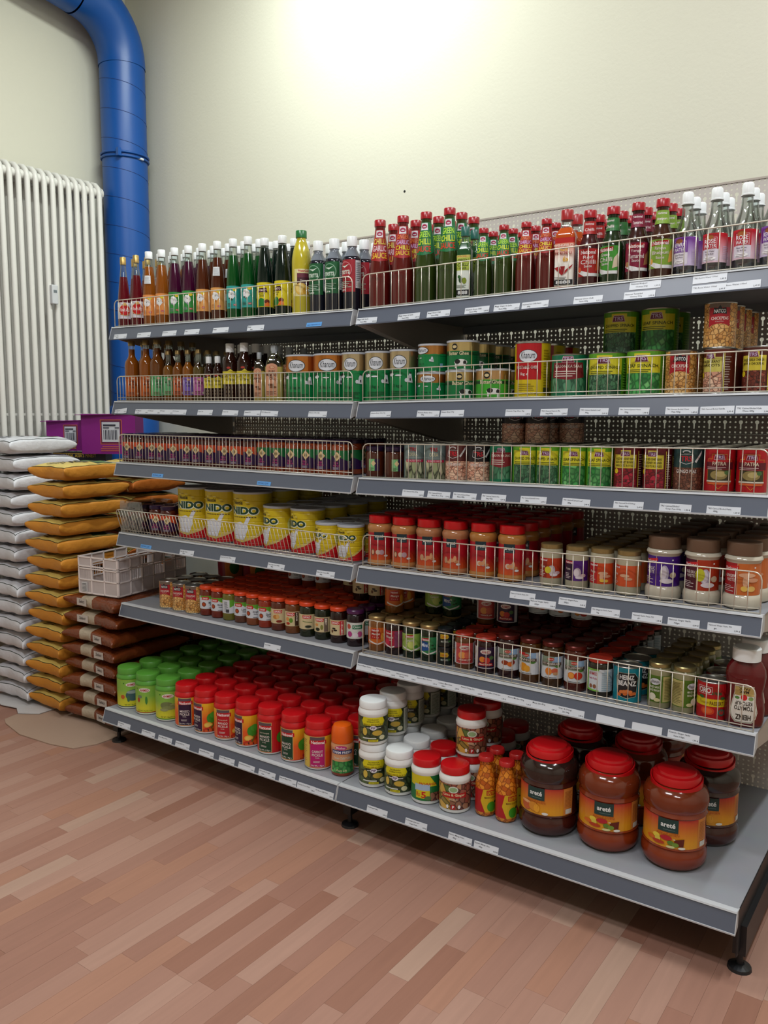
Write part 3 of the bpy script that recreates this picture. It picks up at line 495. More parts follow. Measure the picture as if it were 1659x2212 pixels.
# ---- fifth shelf: pickles, chutneys, jams
def pick(key, cont, els, desc, lidm='olid', r=30, h=118, capn='lid'):
    kind(key, 'pickle_jar', 'jar', desc, jar_prof(r, h - 8, r - 2.5, 10, 8) , [(500, cont)], [(r - 3, h - 14), (r, h - 13), (r + .3, h - 4), (r - 3, h), (0, h)], [(h, lidm)], els, topname='lid')
def swad1(w1, c='8a1c1c', ub=None):
    return [W(28, 80, 'c8ccd4'), P('5a9a2c', (-36, 80), (-36, 72), (-4, 74), (14, 62), (36, 66), (36, 80)), P('d8c83a', (14, 62), (36, 54), (36, 66), (24, 66)), P('b8141c', (-28, 64), (-26, 76), (0, 77), (4, 68), (0, 63)), T('SWAD', -12, 66, 20, 7, 'e8dcdc', .05), Ee(-18, 46, 18, 18, '6a2418'), Ee(-18, 46, 13, 12, 'a8441c'), T(w1, 12, 48, 22, 8, '2c2c34', .02), T('Pickle', 12, 41, 14, 5, '2c2c34'), *lines(2, 24, 31, 35, 1, '2c2c34')]
for k, q, c in (('s1', 'Mixed', 'c_6a2414'), ('s2', 'Mango', 'c_6a2414'), ('s4', 'Lime', 'c_5a3424'), ('s5', 'Ginger', 'c_7a4020'), ('s6', 'Garlic', 'c_8a2c18')):
    pick(k, c, swad1(q), 'small %s pickle jar, orange lid' % q.lower())
pick('s3', 'c_6a6424', [W(28, 80, 'c8ccd4'), P('5a9a2c', (-6, 50), (6, 56), (40, 74), (40, 80), (-6, 80)), *lines(-28, -10, 34, 76, 10, '6a7078'), R(-20, -8, 32, 44, '3a3c44')], 'small olive pickle jar turned sideways, orange lid')
def swad2(cont_el, side=None, sc='b8202c'):
    e = [W(28, 82, 'c8b890'), P('b8141c', (-18, 66), (-20, 78), (14, 78), (12, 66)), T('SWAD', -3, 68, 26, 8, 'e8dcdc', .05), *cont_el]
    if side: e += [R(14, 28, 30, 80, sc), *[T(ch, 21, 72 - i * 6, 6, 5, 'e8dcd0', .05) for i, ch in enumerate(side)]]
    return e
pick('t1', 'c_5a2818', swad2([Ee(-10, 52, 26, 16, 'b87a3a'), Ee(-4, 54, 12, 18, 'd0a060'), Ee(2, 36, 22, 10, '7a2414')]), 'brown chutney jar with cream label, orange lid', r=31, h=122)
pick('t2', 'c_6a3c1c', swad2([Ee(-14, 54, 14, 14, 'd08a4a'), Ee(0, 50, 14, 18, '5a8a2c'), Ee(-12, 38, 16, 10, 'a8341c')], 'SAUCE', '3a2418'), 'mango chutney jar with cream label, orange lid', r=31, h=122)
pick('t3', 'c_1f2410', swad2([P('6a7a4a', (-20, 58), (18, 54), (16, 51), (-18, 55)), Ee(2, 37, 26, 12, '8a8a78'), Ee(2, 38, 21, 9, '1c2414')]), 'dark green chutney jar, cream label, orange lid', r=31, h=124)
pick('t4', 'c_1a2010', swad2([Ee(-14, 54, 14, 10, 'c88a4a'), Ee(-10, 38, 18, 12, '1c2414'), Ee(6, 46, 10, 18, '7a7a3a')], 'MINT', '6a5a50'), 'mint chutney jar, cream label, orange lid', r=31, h=124)
pick('t5', 'c_24100c', swad2([Ee(-8, 52, 14, 6, '1c1410'), Ee(-2, 46, 14, 6, '1c1410'), Ee(-14, 42, 8, 12, '5a3420')], 'TAMARIND'), 'dark tamarind chutney jar, orange lid', r=31, h=126)
pick('on', 'c_1c0c14', [W(28, 84, 'c8ccc8'), R(-8, 30, 62, 76, '1c6a48'), T('Onion', 8, 65, 26, 9, 'd8e4dc', .02), Ee(-22, 70, 16, 18, 'b04a3a'), Ee(-18, 44, 18, 20, 'a8347a'), Ee(18, 44, 18, 20, 'b04a84'), Ee(2, 40, 20, 18, 'd8d0d8'), R(34, 60, 28, 84, '8a6a3a')], 'onion chutney jar with purple lid', 'p_4a1c4a', r=31, h=127)
def nch(key, cont, bg, w1, pic, desc, side=None):
    pick(key, cont, [W(26, 82, bg), P('d8d4d0', (-36, 40), (0, 28), (36, 40), (36, 34), (0, 24), (-36, 34)), P('a81c20', (-24, 68), (-22, 78), (6, 80), (8, 70)), T('National', -8, 70, 24, 7, 'e8dcdc', .04), T(w1, -6, 56, 28, 9, 'e0d8d0', .03, .1), T('Chutney', -6, 47, 22, 6, 'e0d8d0'), *pic, *([R(12, 50, 28, 80, side)] if side else [])], desc, 'goldlid', r=32, h=120)
nch('c1', 'c_7a4a20', 'c0601c', 'Mango', [P('a82418', (-26, 44), (-24, 68), (10, 68), (12, 44)), T('Mango', -6, 56, 28, 9, 'e0d8d0', .03, .1), Ee(18, 50, 14, 30, 'd89a3a')], 'mango chutney jar with gold lid')
nch('c2', 'c_24100f', 'a01c38', 'Plum', [Ee(-14, 44, 18, 20, 'c02844')], 'plum chutney jar with mauve side label', '7a3458')
nch('c3', 'c_14200f', '8aa84a', 'Coriander', [Ee(0, 46, 28, 24, 'b8c46a'), Ee(14, 40, 14, 10, '3c7a2c')], 'green coriander chutney jar with gold lid')
nch('c4', 'c_14200f', '2c7a4a', 'Mint', [P('1c4a8a', (-32, 32), (-32, 70), (0, 66), (6, 40)), T('Mint', -10, 50, 22, 11, 'd8e0e8', .03), Ee(16, 56, 8, 5, '1c3c1c'), Ee(22, 46, 8, 5, '1c3c1c'), Ee(14, 44, 8, 5, '1c3c1c')], 'blue and green mint chutney jar, gold lid')
kind('mint', 'mint_sauce_jar', 'jar', 'small black mint sauce jar', jar_prof(26, 52, 24, 8, 4), [(300, 'c_0c120c')], [(23, 46), (25, 47), (25, 57), (23, 59), (0, 59)], [(300, 'p_14181c')], [W(6, 40, '141c18'), P('b8941c', (-14, 28), (-14, 42), (10, 42), (14, 34), (10, 28)), T('Colmans', -2, 31, 20, 8, 'a8301c', .03), T('MINT SAUCE', 0, 16, 24, 6, 'c0c8c0', .02), Ee(16, 20, 12, 6, '2c5a2c')], topname='lid')
def jam(key, r, h, cont, els, desc, lidm='jamlid'):
    kind(key, 'jam_jar', 'jar', desc, jar_prof(r, h - 6, r - 3, 14, 7), [(500, cont)], [(r - 4, h - 13), (r - 1.5, h - 12), (r - 1.5, h - 3), (r - 4, h), (r - 7, h - 1), (0, h - 1)], [(h, lidm)], els, topname='lid')
def ahm(w1, bg, fr):
    return [R(-44, 44, 18, 84, 'c8c8cc'), R(-30, 30, 20, 84, bg), Ee(0, 70, 34, 15, 'd8d0cc'), T('AHMED', 0, 65, 26, 8, 'a01c28', .04), *fr, P('a01c24', (-24, 26), (-20, 36), (20, 36), (24, 26)), T(w1, 0, 27, 38, 7, 'e0d0c0', .03)]
jam('j1', 31, 114, 'c_5a3414', ahm('ORANGE JAM', 'b84a48', [Ee(-8, 46, 24, 22, 'd8904a'), Ee(10, 46, 22, 22, 'c8604a')]), 'orange jam jar with pink label', 'a83020')
jam('j2', 34, 114, 'c_24080c', ahm('Mixed Fruit Jam', '2c1434', [Ee(-10, 46, 20, 18, 'd07a2c'), Ee(4, 44, 20, 18, 'b8342c'), Ee(18, 52, 14, 12, '4a6a3a')]), 'mixed fruit jam jar with dark label', 'a83020')
def mich(w1, fr, side=True):
    return [R(-50, 50, 26, 92, 'c8ccd2'), R(-34, 28, 62, 92, '7a8a78'), P('8aa8c8', (0, 74), (28, 74), (28, 92), (10, 92)), Ee(18, 66, 18, 14, '4a7a34'), Ee(-2, 84, 20, 9, 'b82418'), T("Mitchell's", -2, 82, 16, 4, 'e8d8d0', .03), R(-32, 30, 66, 75, '5a4a44'), T(w1, -2, 68, 52, 6, 'd8d8d0', .02), *fr, *lines(-20, 18, 29, 33, 1, '3a3a3a'), *lines(36, 48, 30, 88, 14, '8a8e94')]
jam('m1', 34, 132, 'c_280c10', mich('ASSORTED FRUIT', [Ee(-10, 50, 22, 14, '8a3418'), Ee(6, 46, 18, 14, 'c8601c'), Ee(14, 52, 12, 14, '7a2418')]), 'dark jam jar with white fruit label')
jam('m2', 33, 132, 'c_4a2c0c', mich('MANGO', [Ee(-10, 48, 26, 26, 'c8841c'), Ee(2, 44, 18, 20, 'd0942c'), R(-30, -4, 84, 92, 'b01c20')]), 'mango jam jar with yellow fruit label')
jam('m3', 32, 132, 'c_3a240c', mich('DIET MARMALADE', [Ee(-8, 48, 20, 22, 'd07a2c'), Ee(10, 50, 20, 16, 'c05a3c'), Ee(12, 42, 16, 9, 'b88a60')]), 'marmalade jar with two halved oranges')
jam('m4', 32, 132, 'c_4a180c', mich('GOLDEN MIST', [Ee(-10, 48, 20, 20, 'c86a1c'), Ee(-10, 48, 16, 16, 'd8903c'), Ee(10, 48, 24, 22, 'b82c18')]), 'marmalade jar with orange and red fruit')
jam('m5', 35, 110, 'c_2a2418', [R(-42, 46, 16, 80, 'c8d0d8'), P('7ab84a', (-42, 16), (-42, 80), (0, 80), (0, 76), (-34, 74), (-34, 22), (0, 20), (0, 16)), T('AHMED', -18, 62, 26, 9, 'a01c28', .03), T('Garlic Pickle', -18, 50, 26, 6, 'b03a6a'), Ee(-24, 30, 10, 12, '8a5a40'), Ee(-12, 30, 10, 12, '8a5a40'), *lines(8, 44, 20, 76, 10, '8aa8b8', .3)], 'pickle jar with pale blue side label', 'a83020')
can('hz', 38, 102, 'teal baked bean can', [W(3.3, 98.7, '0f7a8a'), P('b8b0a0', (-32, 72), (-22, 86), (22, 86), (32, 72), (26, 20), (0, 14), (-26, 20)), P('1c1c20', (-31, 72), (-21.5, 85), (21.5, 85), (31, 72), (25, 21), (0, 15.5), (-25, 21)), T('HEINZ', 0, 67, 40, 13, 'd8d8d8', .06), T('BEANZ', 0, 50, 52, 14, 'd8d8d8', .06), *[Ee(-20 + 8 * i, 24 + 5 * (i % 2) + (3 if 0 < i < 5 else 0), 11, 9, 'c8642c') for i in range(6)], *[Ee(-14 + 8 * i, 36 - abs(i - 2) * 2, 11, 9, 'd0743a') for i in range(4)]])
def kjar(key, flip, desc):
    s = -1 if flip else 1
    jam(key, 30.5, 126, 'c_8a8664', [W(18, 92, '4a6a1c'), R(*sorted((s * 6, s * 46)), 20, 90, 'b0a468'), *lines(*sorted((s * 10, s * 40)), 26, 86, 14, '6a6438', .35), Ee(-s * 14, 76, 26, 18, 'c8ccd4'), T('Khanum', -s * 14, 72, 20, 8, '1a2430', .01, .3), T('MINCED GARLIC', -s * 16, 58, 28, 6, 'd8d8c8', .03), T('IN RICE VINEGAR', -s * 16, 49, 28, 6, 'd8d8c8', .03), Ee(-s * 20, 34, 18, 20, 'd0ccb8'), Ee(-s * 8, 26, 16, 10, 'c8c090')], desc, 'm_a89c6c')
kjar('k1', False, 'minced garlic jar, cream panel right'); kjar('k2', True, 'minced garlic jar, cream panel left')
can('oro', 39, 102, 'red tomato can with yellow band', [W(3.3, 98.7, 'a8141a'), R(-60, 60, 38, 58, 'c8b41c'), T('Tomaten', -18, 44, 24, 8, '7a4a14', 0, .3), T('PASSIERT', 14, 42, 34, 10, '5a2414', .04), R(-36, 2, 70, 90, 'd8d4d4'), R(-35, 1, 71, 89, 'a01418'), T('ORO', -17, 73, 32, 14, 'd8d8d8', .06), T('di PARMA', 14, 70, 26, 8, '1c5a34', .05), Ee(14, 84, 22, 12, 'a02018'), Ee(-8, 26, 34, 22, 'c83c1c'), Ee(-8, 26, 24, 14, 'd0602c'), Ee(-24, 62, 14, 8, '2c5a2c'), Ee(28, 62, 12, 8, '2c5a2c'), Ee(26, 24, 18, 18, '3a5a4a'), Ee(26, 24, 11, 11, 'a0302c')])
kind('ket', 'ketchup_bottle', 'bottle', 'upside down red ketchup squeeze bottle', [(0, 0), (40, 0), (45, 5), (47, 16), (48, 45), (45, 70), (42, 88), (46, 112), (48, 130), (46, 148), (38, 164), (32, 172), (0, 172)], [(500, 'c_5a1014')], [(30, 170), (34, 171), (34, 201), (31, 204), (0, 204)], [(500, 'wcap')],
     [P('c8c0b0', (-30, 24), (-20, 12), (20, 12), (30, 24), (34, 40), (24, 108), (-24, 108), (-34, 40)), P('2c4a2c', (-28, 25), (-19, 14), (19, 14), (28, 25), (32, 40), (22.5, 106), (-22.5, 106), (-32, 40)), P('d4d0c8', (-27, 26), (-18.5, 15), (18.5, 15), (27, 26), (31, 40), (21.5, 105), (-21.5, 105), (-31, 40)), P('b0965a', (-21.5, 105), (-24, 82), (24, 82), (21.5, 105)),
      ('X', 'MAX', 0, 96, 22, 8, '2c241c', .03), ('X', 'PACK', 0, 104, 26, 7, '2c241c', .03), Ee(0, 78, 15, 15, 'b81c1c'), Ee(-16, 76, 12, 7, '4a7a3a'), Ee(16, 76, 12, 9, '7a9a5a'), ('X', 'KETCHUP', 0, 68, 40, 10, '2c241c', .04), ('X', 'TOMATO', 0, 56, 44, 11, '2c241c', .04), ('X', 'HEINZ', 0, 34, 36, 14, '2c241c', .06)], sy=.62, n=40)
def fixx(els):
    out = []
    for e in els:
        if e[0] == 'X':     # text turned upside down about its own top edge
            _, t, u, z, wd, ht, c, b = e; vs, fs, w0, h0 = text2d(t, b, 0); out.append(('Q', [(u - x * wd / w0, z - y * ht / h0) for x, y in vs], fs, c))
        else: out.append(e)
    return out

# ---- bottom shelf: pickle tubs
def tub(key, r, h, bodym, lidm, els, desc, name='pickle_tub', lidh=26, neck=None):
    kind(key, name, 'jar', desc, [(0, 0), (r - 4, 0), (r - .6, 3), (r, 7), (r, h - lidh - 22), (r + .8, h - lidh - 19), (r + .8, h - lidh - 15), (r - 3, h - lidh - 6), (r - 6, h - lidh), (0, h - lidh)],
         [(9, 'd8d8d4'), (h - lidh - 22, bodym), (h, neck or bodym)], [(r - 6, h - lidh - 2), (r - 3.4, h - lidh), (r - 3.6, h - 6), (r - 6, h - 1.5), (r - 11, h), (0, h)], [(h, lidm)], els, topname='lid', n=36)
def ah(pic, rim):
    return [W(10, 122, 'gAh'), W(9, 12, rim), Ee(0, 104, 48, 18, 'd8d0c8'), T('AHMED', 0, 99, 36, 10, 'a01c28', .05), *pic, T('NET WT. 1Kg (35.2 Oz)', 0, 15, 60, 6, '4a5a14', .02), Ee(-32, 110, 5, 5, '2c6a2c')]
tub('ag1', 53, 172, 'p_a8c048', 'glid', ah([Ee(6, 58, 62, 48, '3a5a60'), Ee(4, 72, 50, 14, '8a9a98'), Ee(-14, 44, 12, 26, '3a6a4a'), Ee(-38, 52, 18, 18, 'b85a28')], '1c2a5a'), 'green lidded pickle tub with mango bowl picture', neck='glid')
tub('ag2', 53, 168, 'p_a8c048', 'glid', ah([Ee(-20, 76, 20, 14, '6a7a60'), Ee(8, 62, 10, 34, '3a7a34'), Ee(-26, 62, 12, 20, 'a83a28'), R(44, 60, 22, 110, 'c8cc70'), *lines(45, 59, 26, 108, 14, '6a7a3a')], 'a01c28'), 'green lidded pickle tub with chilli picture', neck='glid')
tub('ag3', 53, 170, 'p_a8c048', 'glid', ah([Ee(-6, 66, 50, 30, '6a7448'), Ee(4, 56, 60, 16, '7a8450'), Ee(26, 68, 40, 8, '8a945a'), Ee(-16, 48, 34, 12, '8a9060')], '2c7a2c'), 'green lidded pickle tub with long beans picture', neck='glid')
def natb(lc, w0, w1, mango=True, bg='gNat', extra=[], hot=''):
    e = [W(9, 120, bg), R(-46, 10, 9, 120, 'c8a868'), R(-44, 8, 11, 97, lc), R(-44, 8, 106, 118, '5a4a50'), P('b8141c', (-48, 92), (-46, 106), (14, 108), (14, 94)), T('National', -16, 94, 48, 11, 'e8dcdc', .05), T(hot, -18, 76, 36, 6, 'd8c8b8', .01) if hot else R(-20, -18, 84, 86, lc), T(w0, -18, 62, 38, 9, 'd8ccc8', .03), T(w1, -18, 50, 38, 9, 'd8ccc8', .03), T('IN OIL', -18, 43, 14, 4, 'd8ccc8'), *lines(-32, -6, 28, 36, 2, 'd8ccc8', .35), T('Net Wt. 1 Kg e', -18, 13, 44, 7, 'e0d8d4', .03)]
    if mango: e += [Ee(44, 62, 34, 40, '3c8a24'), Ee(54, 74, 30, 26, '4a9c30')]
    return e + extra
def spice(c='b82c1c'): return [Ee(32, 36, 32, 22, 'd8a83c'), Ee(32, 36, 24, 15, 'e0bc5a'), P(c, (12, 14), (12, 20), (62, 40), (66, 34)), P('5a6a24', (40, 24), (44, 20), (70, 60), (66, 62)), *[Ee(16 + (i * 17) % 52, 12 + (i * 5) % 9, 3, 3, '3a1c10') for i in range(12)]]
ch = [Ee(50, 22, 14, 14, 'a8202c'), Ee(64, 26, 14, 14, 'b8242c'), *[Ee(36 + i * 5, 13, 3, 3, '3a1c10') for i in range(7)]]
tub('nr1', 49, 169, 'p_c01820', 'rlid', natb('2c1434', 'MIXED', 'PICKLE', extra=spice()), 'red lidded mixed pickle tub, purple label', neck='rlid')
tub('nr3', 49, 169, 'p_c01820', 'rlid', natb('b01420', 'MANGO', 'PICKLE', extra=spice(), hot='Hyderabadi'), 'red lidded mango pickle tub, red label', neck='rlid')
tub('nr5', 49, 172, 'p_c01820', 'rlid', natb('123c28', 'MANGO', 'PICKLE', bg='b81c20', extra=ch, hot='HOT PUNJABI'), 'red lidded pickle tub, green label, red side', neck='rlid')
tub('nr6', 49, 170, 'p_c01820', 'rlid', natb('123c28', 'MANGO', 'PICKLE', extra=ch), 'red lidded pickle tub, green label, yellow side', neck='rlid')
tub('nr7', 49, 170, 'p_c01820', 'rlid', natb('b01464', 'CARROT', 'PICKLE', mango=False, extra=[R(-100, -46, 9, 120, 'd0b04a'), *lines(-90, -56, 30, 110, 12, '8a6a24', .3), *barcode(-86, 14, 14, 16)]), 'red lidded carrot pickle tub, pink label', neck='rlid')
kind('far', 'pickle_tub', 'jar', 'orange capped green chilli pickle jar', [(0, 0), (36, 0), (39, 4), (40, 12), (38, 40), (37, 70), (39, 100), (36, 118), (0, 118)], [(30, 'c_8a3818'), (300, 'c_b86a3c')], [(36, 112), (38, 114), (38, 140), (36, 160), (30, 171), (22, 174), (0, 174)], [(300, 'p_d85a10')],
     [W(12, 112, 'c89068'), R(-44, 44, 12, 52, 'leaf'), Ee(-6, 100, 42, 15, 'a8246a'), T('Mother', -6, 96, 32, 8, 'e0c0c8', .03), R(-40, 36, 78, 92, '1c2c6a'), T('FARM FRESH', -2, 80, 66, 9, 'dcdce4', .06), T('Green Chilli Pickle', -2, 60, 60, 9, 'c8ccc0', .02), T('From Life', -4, 18, 36, 7, 'd8d0a0', .02, .3), Ee(50, 80, 20, 60, 'd0582c')], n=36)
def pach(e, lid, desc, key, neck='d8d8d6'):
    tub(key, 49, 144, 'p_cfcfcc', lid, e, desc, neck=neck, lidh=24)
PIP = [W(12, 94, 'peel'), P('cfc41c', (-34, 66), (-40, 80), (-34, 94), (34, 94), (40, 80), (32, 66)), T('PACHRANGA', 0, 84, 36, 5, '3a3a10', .02), T('INTERNATIONAL', 0, 77, 42, 5, '3a3a10', .02), T('MANGO PEELED PICKLE', 0, 66, 66, 7, '7a5c10', .03), R(-22, 26, 58, 60, 'd8d8d8'), Ee(0, 59, 22, 15, 'd8d4dc'), T('PIP', 0, 55, 15, 8, '4a2a5a', .05), Ee(14, 42, 34, 18, 'b89a3c'), Ee(-28, 46, 16, 26, 'c8ac4a'), Ee(30, 26, 20, 16, 'c8c49c'), *lines(-36, 20, 22, 27, 1, 'c8ccc4', .8), R(-16, 16, 13, 20, 'c8bc20'), T('PRODUCT OF INDIA', 0, 14.5, 26, 4, '3a3a10', .02)]
pach(PIP, 'wcap', 'white lidded peeled mango pickle tub', 'pip'); pach(PIP + [R(44, 86, 14, 92, 'b8bcae'), *lines(48, 82, 18, 88, 16, '4a5a4a', .3)], 'wcap', 'white lidded mango pickle tub, text panel', 'pip2')
pach([W(12, 94, '1c6a34'), P('c8b81c', (-60, 60), (-60, 94), (10, 94), (34, 60)), T('PACHRANGA', 4, 64, 56, 8, 'b02418', .05), R(-40, 10, 44, 66, '9ab0c8'), R(-36, 10, 20, 46, 'c8b81c'), T('5', -10, 22, 15, 20, 'b8201c', .06), T('Rs', -28, 26, 12, 14, 'b8201c', .02), R(12, 60, 12, 40, 'ging'), Ee(4, 22, 22, 14, '4a6a3a'), R(40, 70, 12, 30, 'a81c20')], 'rlid', 'red lidded mango pickle tub with number five', 'five')
pach([W(12, 94, 'ging'), R(-60, -10, 12, 90, 'mango'), Ee(0, 76, 30, 22, 'c8ccc0'), Ee(0, 76, 24, 15, '8aa87a'), P('a81c1c', (-38, 50), (-36, 66), (42, 66), (40, 50)), T('Lime & Ginger', 2, 53, 68, 11, 'd8c8a0', .04), T('PICKLE', 0, 42, 26, 6, 'c8b8a0', .02), Ee(-18, 22, 8, 12, 'd8d8d8'), R(-6, 6, 14, 28, 'a81c1c'), T('P', 0, 16, 6, 10, 'e0d8d8', .05), Ee(18, 22, 8, 12, 'd8d8d8')], 'rlid', 'red lidded lime and ginger pickle tub', 'lime')
kind('slice', 'mango_pickle_bottle', 'bottle', 'amber mango slice bottle, red crown lid', [(0, 0), (28, 0), (31, 3), (32, 8), (32, 92), (30, 108), (25, 128), (20, 148), (19, 168), (21, 172), (0, 172)], [(500, 'chunkg')], [(20, 168), (24, 170), (24, 180), (21, 184), (0, 184)], [(300, 'p_a81c1c')],
     [W(14, 86, 'a81c1c'), P('c8a41c', (-14, 86), (-22, 50), (-8, 14), (30, 14), (46, 50), (34, 86)), R(-4, 30, 68, 84, 'a81c14'), T('EASTERN', 13, 70, 28, 11, 'c8a41c', .05), T('MANGO SLICE PICKLE', 12, 58, 44, 6, '5a2410', .03), Ee(12, 32, 28, 32, '3c8a1c'), Ee(26, 46, 10, 8, '1c3c14')])
mchunk = MATS['chunk']; MATS['chunkg'] = mchunk
def bigjar(key, cont, bg, pic, desc, shoulder):
    r = 86
    body = [(0, 0), (66, 0), (76, 4), (83, 14), (86, 28), (85, 44), (81, 52), (80, 57), (84, 62), (81, 66), (81, 146), (84, 150), (81, 156), (80, 160), (84, 168), (86, 182), (84, 198), (78, 210), (66, 220), (58, 226), (58, 232), (0, 232)]
    kind(key, 'pickle_jar', 'jar', desc, body, [(170, cont), (400, shoulder)], [(57, 225), (63, 226), (64, 240), (61, 247), (52, 249), (50, 255), (45, 258), (0, 258)], [(400, 'rlid')],
         [R(-112, 112, 66, 146, bg), R(78, 112, 66, 146, 'c8803c'), *lines(82, 108, 90, 140, 12, '9a5a28', .3), R(84, 106, 70, 84, 'c8ccc8'), R(-30, 22, 110, 147, '1c3a38'), T('areté', -4, 123, 37, 13, 'd8dcdc', .05), R(-16, 14, 116, 117, '6a8080'), T('mixed pickle', -4, 98, 60, 11, 'a8441c', 0, .35), *pic], n=48, topname='lid', extra='handle')
MIX = [Ee(-34, 94, 20, 14, 'd8c040'), Ee(-30, 86, 16, 16, 'c8b848'), Ee(-50, 84, 26, 10, 'c8601c'), Ee(-8, 94, 30, 14, 'a8202c'), P('5a1c10', (12, 76), (14, 92), (38, 96), (36, 74)), P('d8ccb8', (8, 92), (14, 94), (16, 90)), Ee(4, 82, 17, 12, '5a7a2c'), Ee(16, 78, 17, 12, '6a8a34'), Ee(-28, 78, 34, 10, 'a8381c'), Ee(4, 71, 22, 7, 'c8c890'), Ee(32, 70, 18, 7, 'd8d8d0')]
ORG = [Ee(-36, 86, 34, 30, 'b8582c'), Ee(-36, 96, 34, 9, 'd8a070'), Ee(-10, 88, 30, 26, 'c8842c'), Ee(0, 84, 18, 24, 'd8982c'), Ee(24, 72, 18, 8, 'd8d8d0')]
bigjar('bj1', 'c_3c140c', 'gBig', ORG, 'huge dark pickle jar with red handle lid', 'c_281814'); bigjar('bj2', 'c_782c10', 'gBig', MIX, 'huge reddish mixed pickle jar with handle', 'c_6a2a12')
kind('bucket', 'pickle_bucket', 'bucket', 'crimson pickle bucket with mango picture', [(0, 0), (58, 0), (64, 180), (66, 182), (66, 190), (0, 190)], [(500, 'p_8a1428')], [(60, 188), (67, 189), (67, 196), (62, 198), (0, 198)], [(500, 'p_8a1428')], [P('c8702c', (-40, 40), (-46, 170), (46, 170), (40, 40), (0, 30)), Ee(0, 110, 44, 60, '2c5a24')], topname='lid')

GRP = {}
def proto(key):
    K = KIND[key]
    if K['proto']: return K['proto']
    root = empty(K['name'])
    b = link('body', lathe('body', K['body'], K['slots'], K['n'], K['sqn'], K['sx'], K['sy']), root)
    if K['top']: link(K['topname'], lathe(K['topname'], K['top'], K['tops'], K['n'] if K['n'] != 48 or K['sqn'] == 2 else 24, K['tsq'], 1, 1), root)
    if K['els']: link('label', label_mesh(K['body'], fixx(K['els']), K['n'], K['sqn'], K['sx'], K['sy']), root)
    if K['extra'] == 'handle':
        V = []; F = []
        for i in range(40):
            a = i * 2 * PI / 40; dz = -.016 * max(0, math.cos(a)) ** 1
            for rr, z in ((.0655, .222), (.0685, .222), (.0685, .238), (.0655, .238)): V.append((math.sin(a) * rr, -math.cos(a) * rr, z + dz))
        for i in range(40):
            for k in range(4):
                j = (i + 1) % 40; F.append((i * 4 + k, j * 4 + k, j * 4 + (k + 1) % 4, i * 4 + (k + 1) % 4))
        link('handle', mesh_of('handle', V, F, ['rlid'], None, True, 40), root)
    K['proto'] = root; K['used'] = False
    return root

# ================================================================ setting
XW, YW, ZC = -1.15, .35, 4.05
simple('wall', 'cbc8b9', .85, spec=.2, bump=.12, bscale=90); simple('ceil', 'd8d6cc', .9)
simple('deck', '8e9096', .5, spec=.4, var=.12, bscale=14); simple('rail', '535967', .34, spec=.5); simple('steel', 'a59a90', .5); simple('lip', 'b4b6ba', .4)
simple('black', '15161a', .4); simple('wire', 'd0cabc', .3, metal=.4); simple('blue', '044a96', .38, spec=.5); simple('bluedark', '072e6c', .5)
simple('rad', 'cfcdc8', .38); simple('card', '9c8270', .85, bump=.2); simple('cardw', 'b8b4b4', .8, bump=.2)
def peg():
    # perforated steel: small round holes on a 16 mm grid, key-shaped slots every 48 mm; the holes are open
    m, t, b = newmat('peg'); sv(b, Base_Color=lin('b8b0aa'), Roughness=.5); L = t.links.new
    tc = N(t, 'ShaderNodeTexCoord'); s = N(t, 'ShaderNodeSeparateXYZ'); L(tc.outputs['Object'], s.inputs[0])
    def mth(op, a, c=None, d=None):
        n = N(t, 'ShaderNodeMath', operation=op)
        for i, v in enumerate((a, c, d)):
            if v is None: continue
            if isinstance(v, (int, float)): n.inputs[i].default_value = v
            else: L(v, n.inputs[i])
        return n.outputs[0]
    def cell(o, p, off=0): return mth('MULTIPLY', mth('SUBTRACT', mth('FRACT', mth('ADD', mth('DIVIDE', o, p), off)), .5), p)
    X, Z = s.outputs[0], s.outputs[2]
    def circ(px, pz, r, ox=0, oz=0):
        a = cell(X, px, ox); c = cell(Z, pz, oz); return mth('LESS_THAN', mth('ADD', mth('MULTIPLY', a, a), mth('MULTIPLY', c, c)), r * r)
    h1 = circ(.016, .016, .0031)
    h2 = circ(.048, .064, .0062, 0, .125)
    slot = mth('MULTIPLY', mth('LESS_THAN', mth('ABSOLUTE', cell(X, .048, 0)), .0024), mth('LESS_THAN', mth('ABSOLUTE', cell(Z, .064, .281)), .0125))
    keep = mth('SUBTRACT', 1, mth('MULTIPLY', mth('LESS_THAN', mth('ABSOLUTE', cell(X, .048, 0)), .004), mth('LESS_THAN', mth('ABSOLUTE', cell(Z, .064, .281)), .017)))
    h1 = mth('MULTIPLY', h1, keep)
    o = mth('MAXIMUM', h1, mth('MAXIMUM', h2, slot))
    tp = N(t, 'ShaderNodeBsdfTransparent'); mx = N(t, 'ShaderNodeMixShader'); L(o, mx.inputs[0]); L(b.outputs[0], mx.inputs[1]); L(tp.outputs[0], mx.inputs[2])
    L(mx.outputs[0], t.nodes['Material Output'].inputs[0]); MATS['peg'] = m
peg()
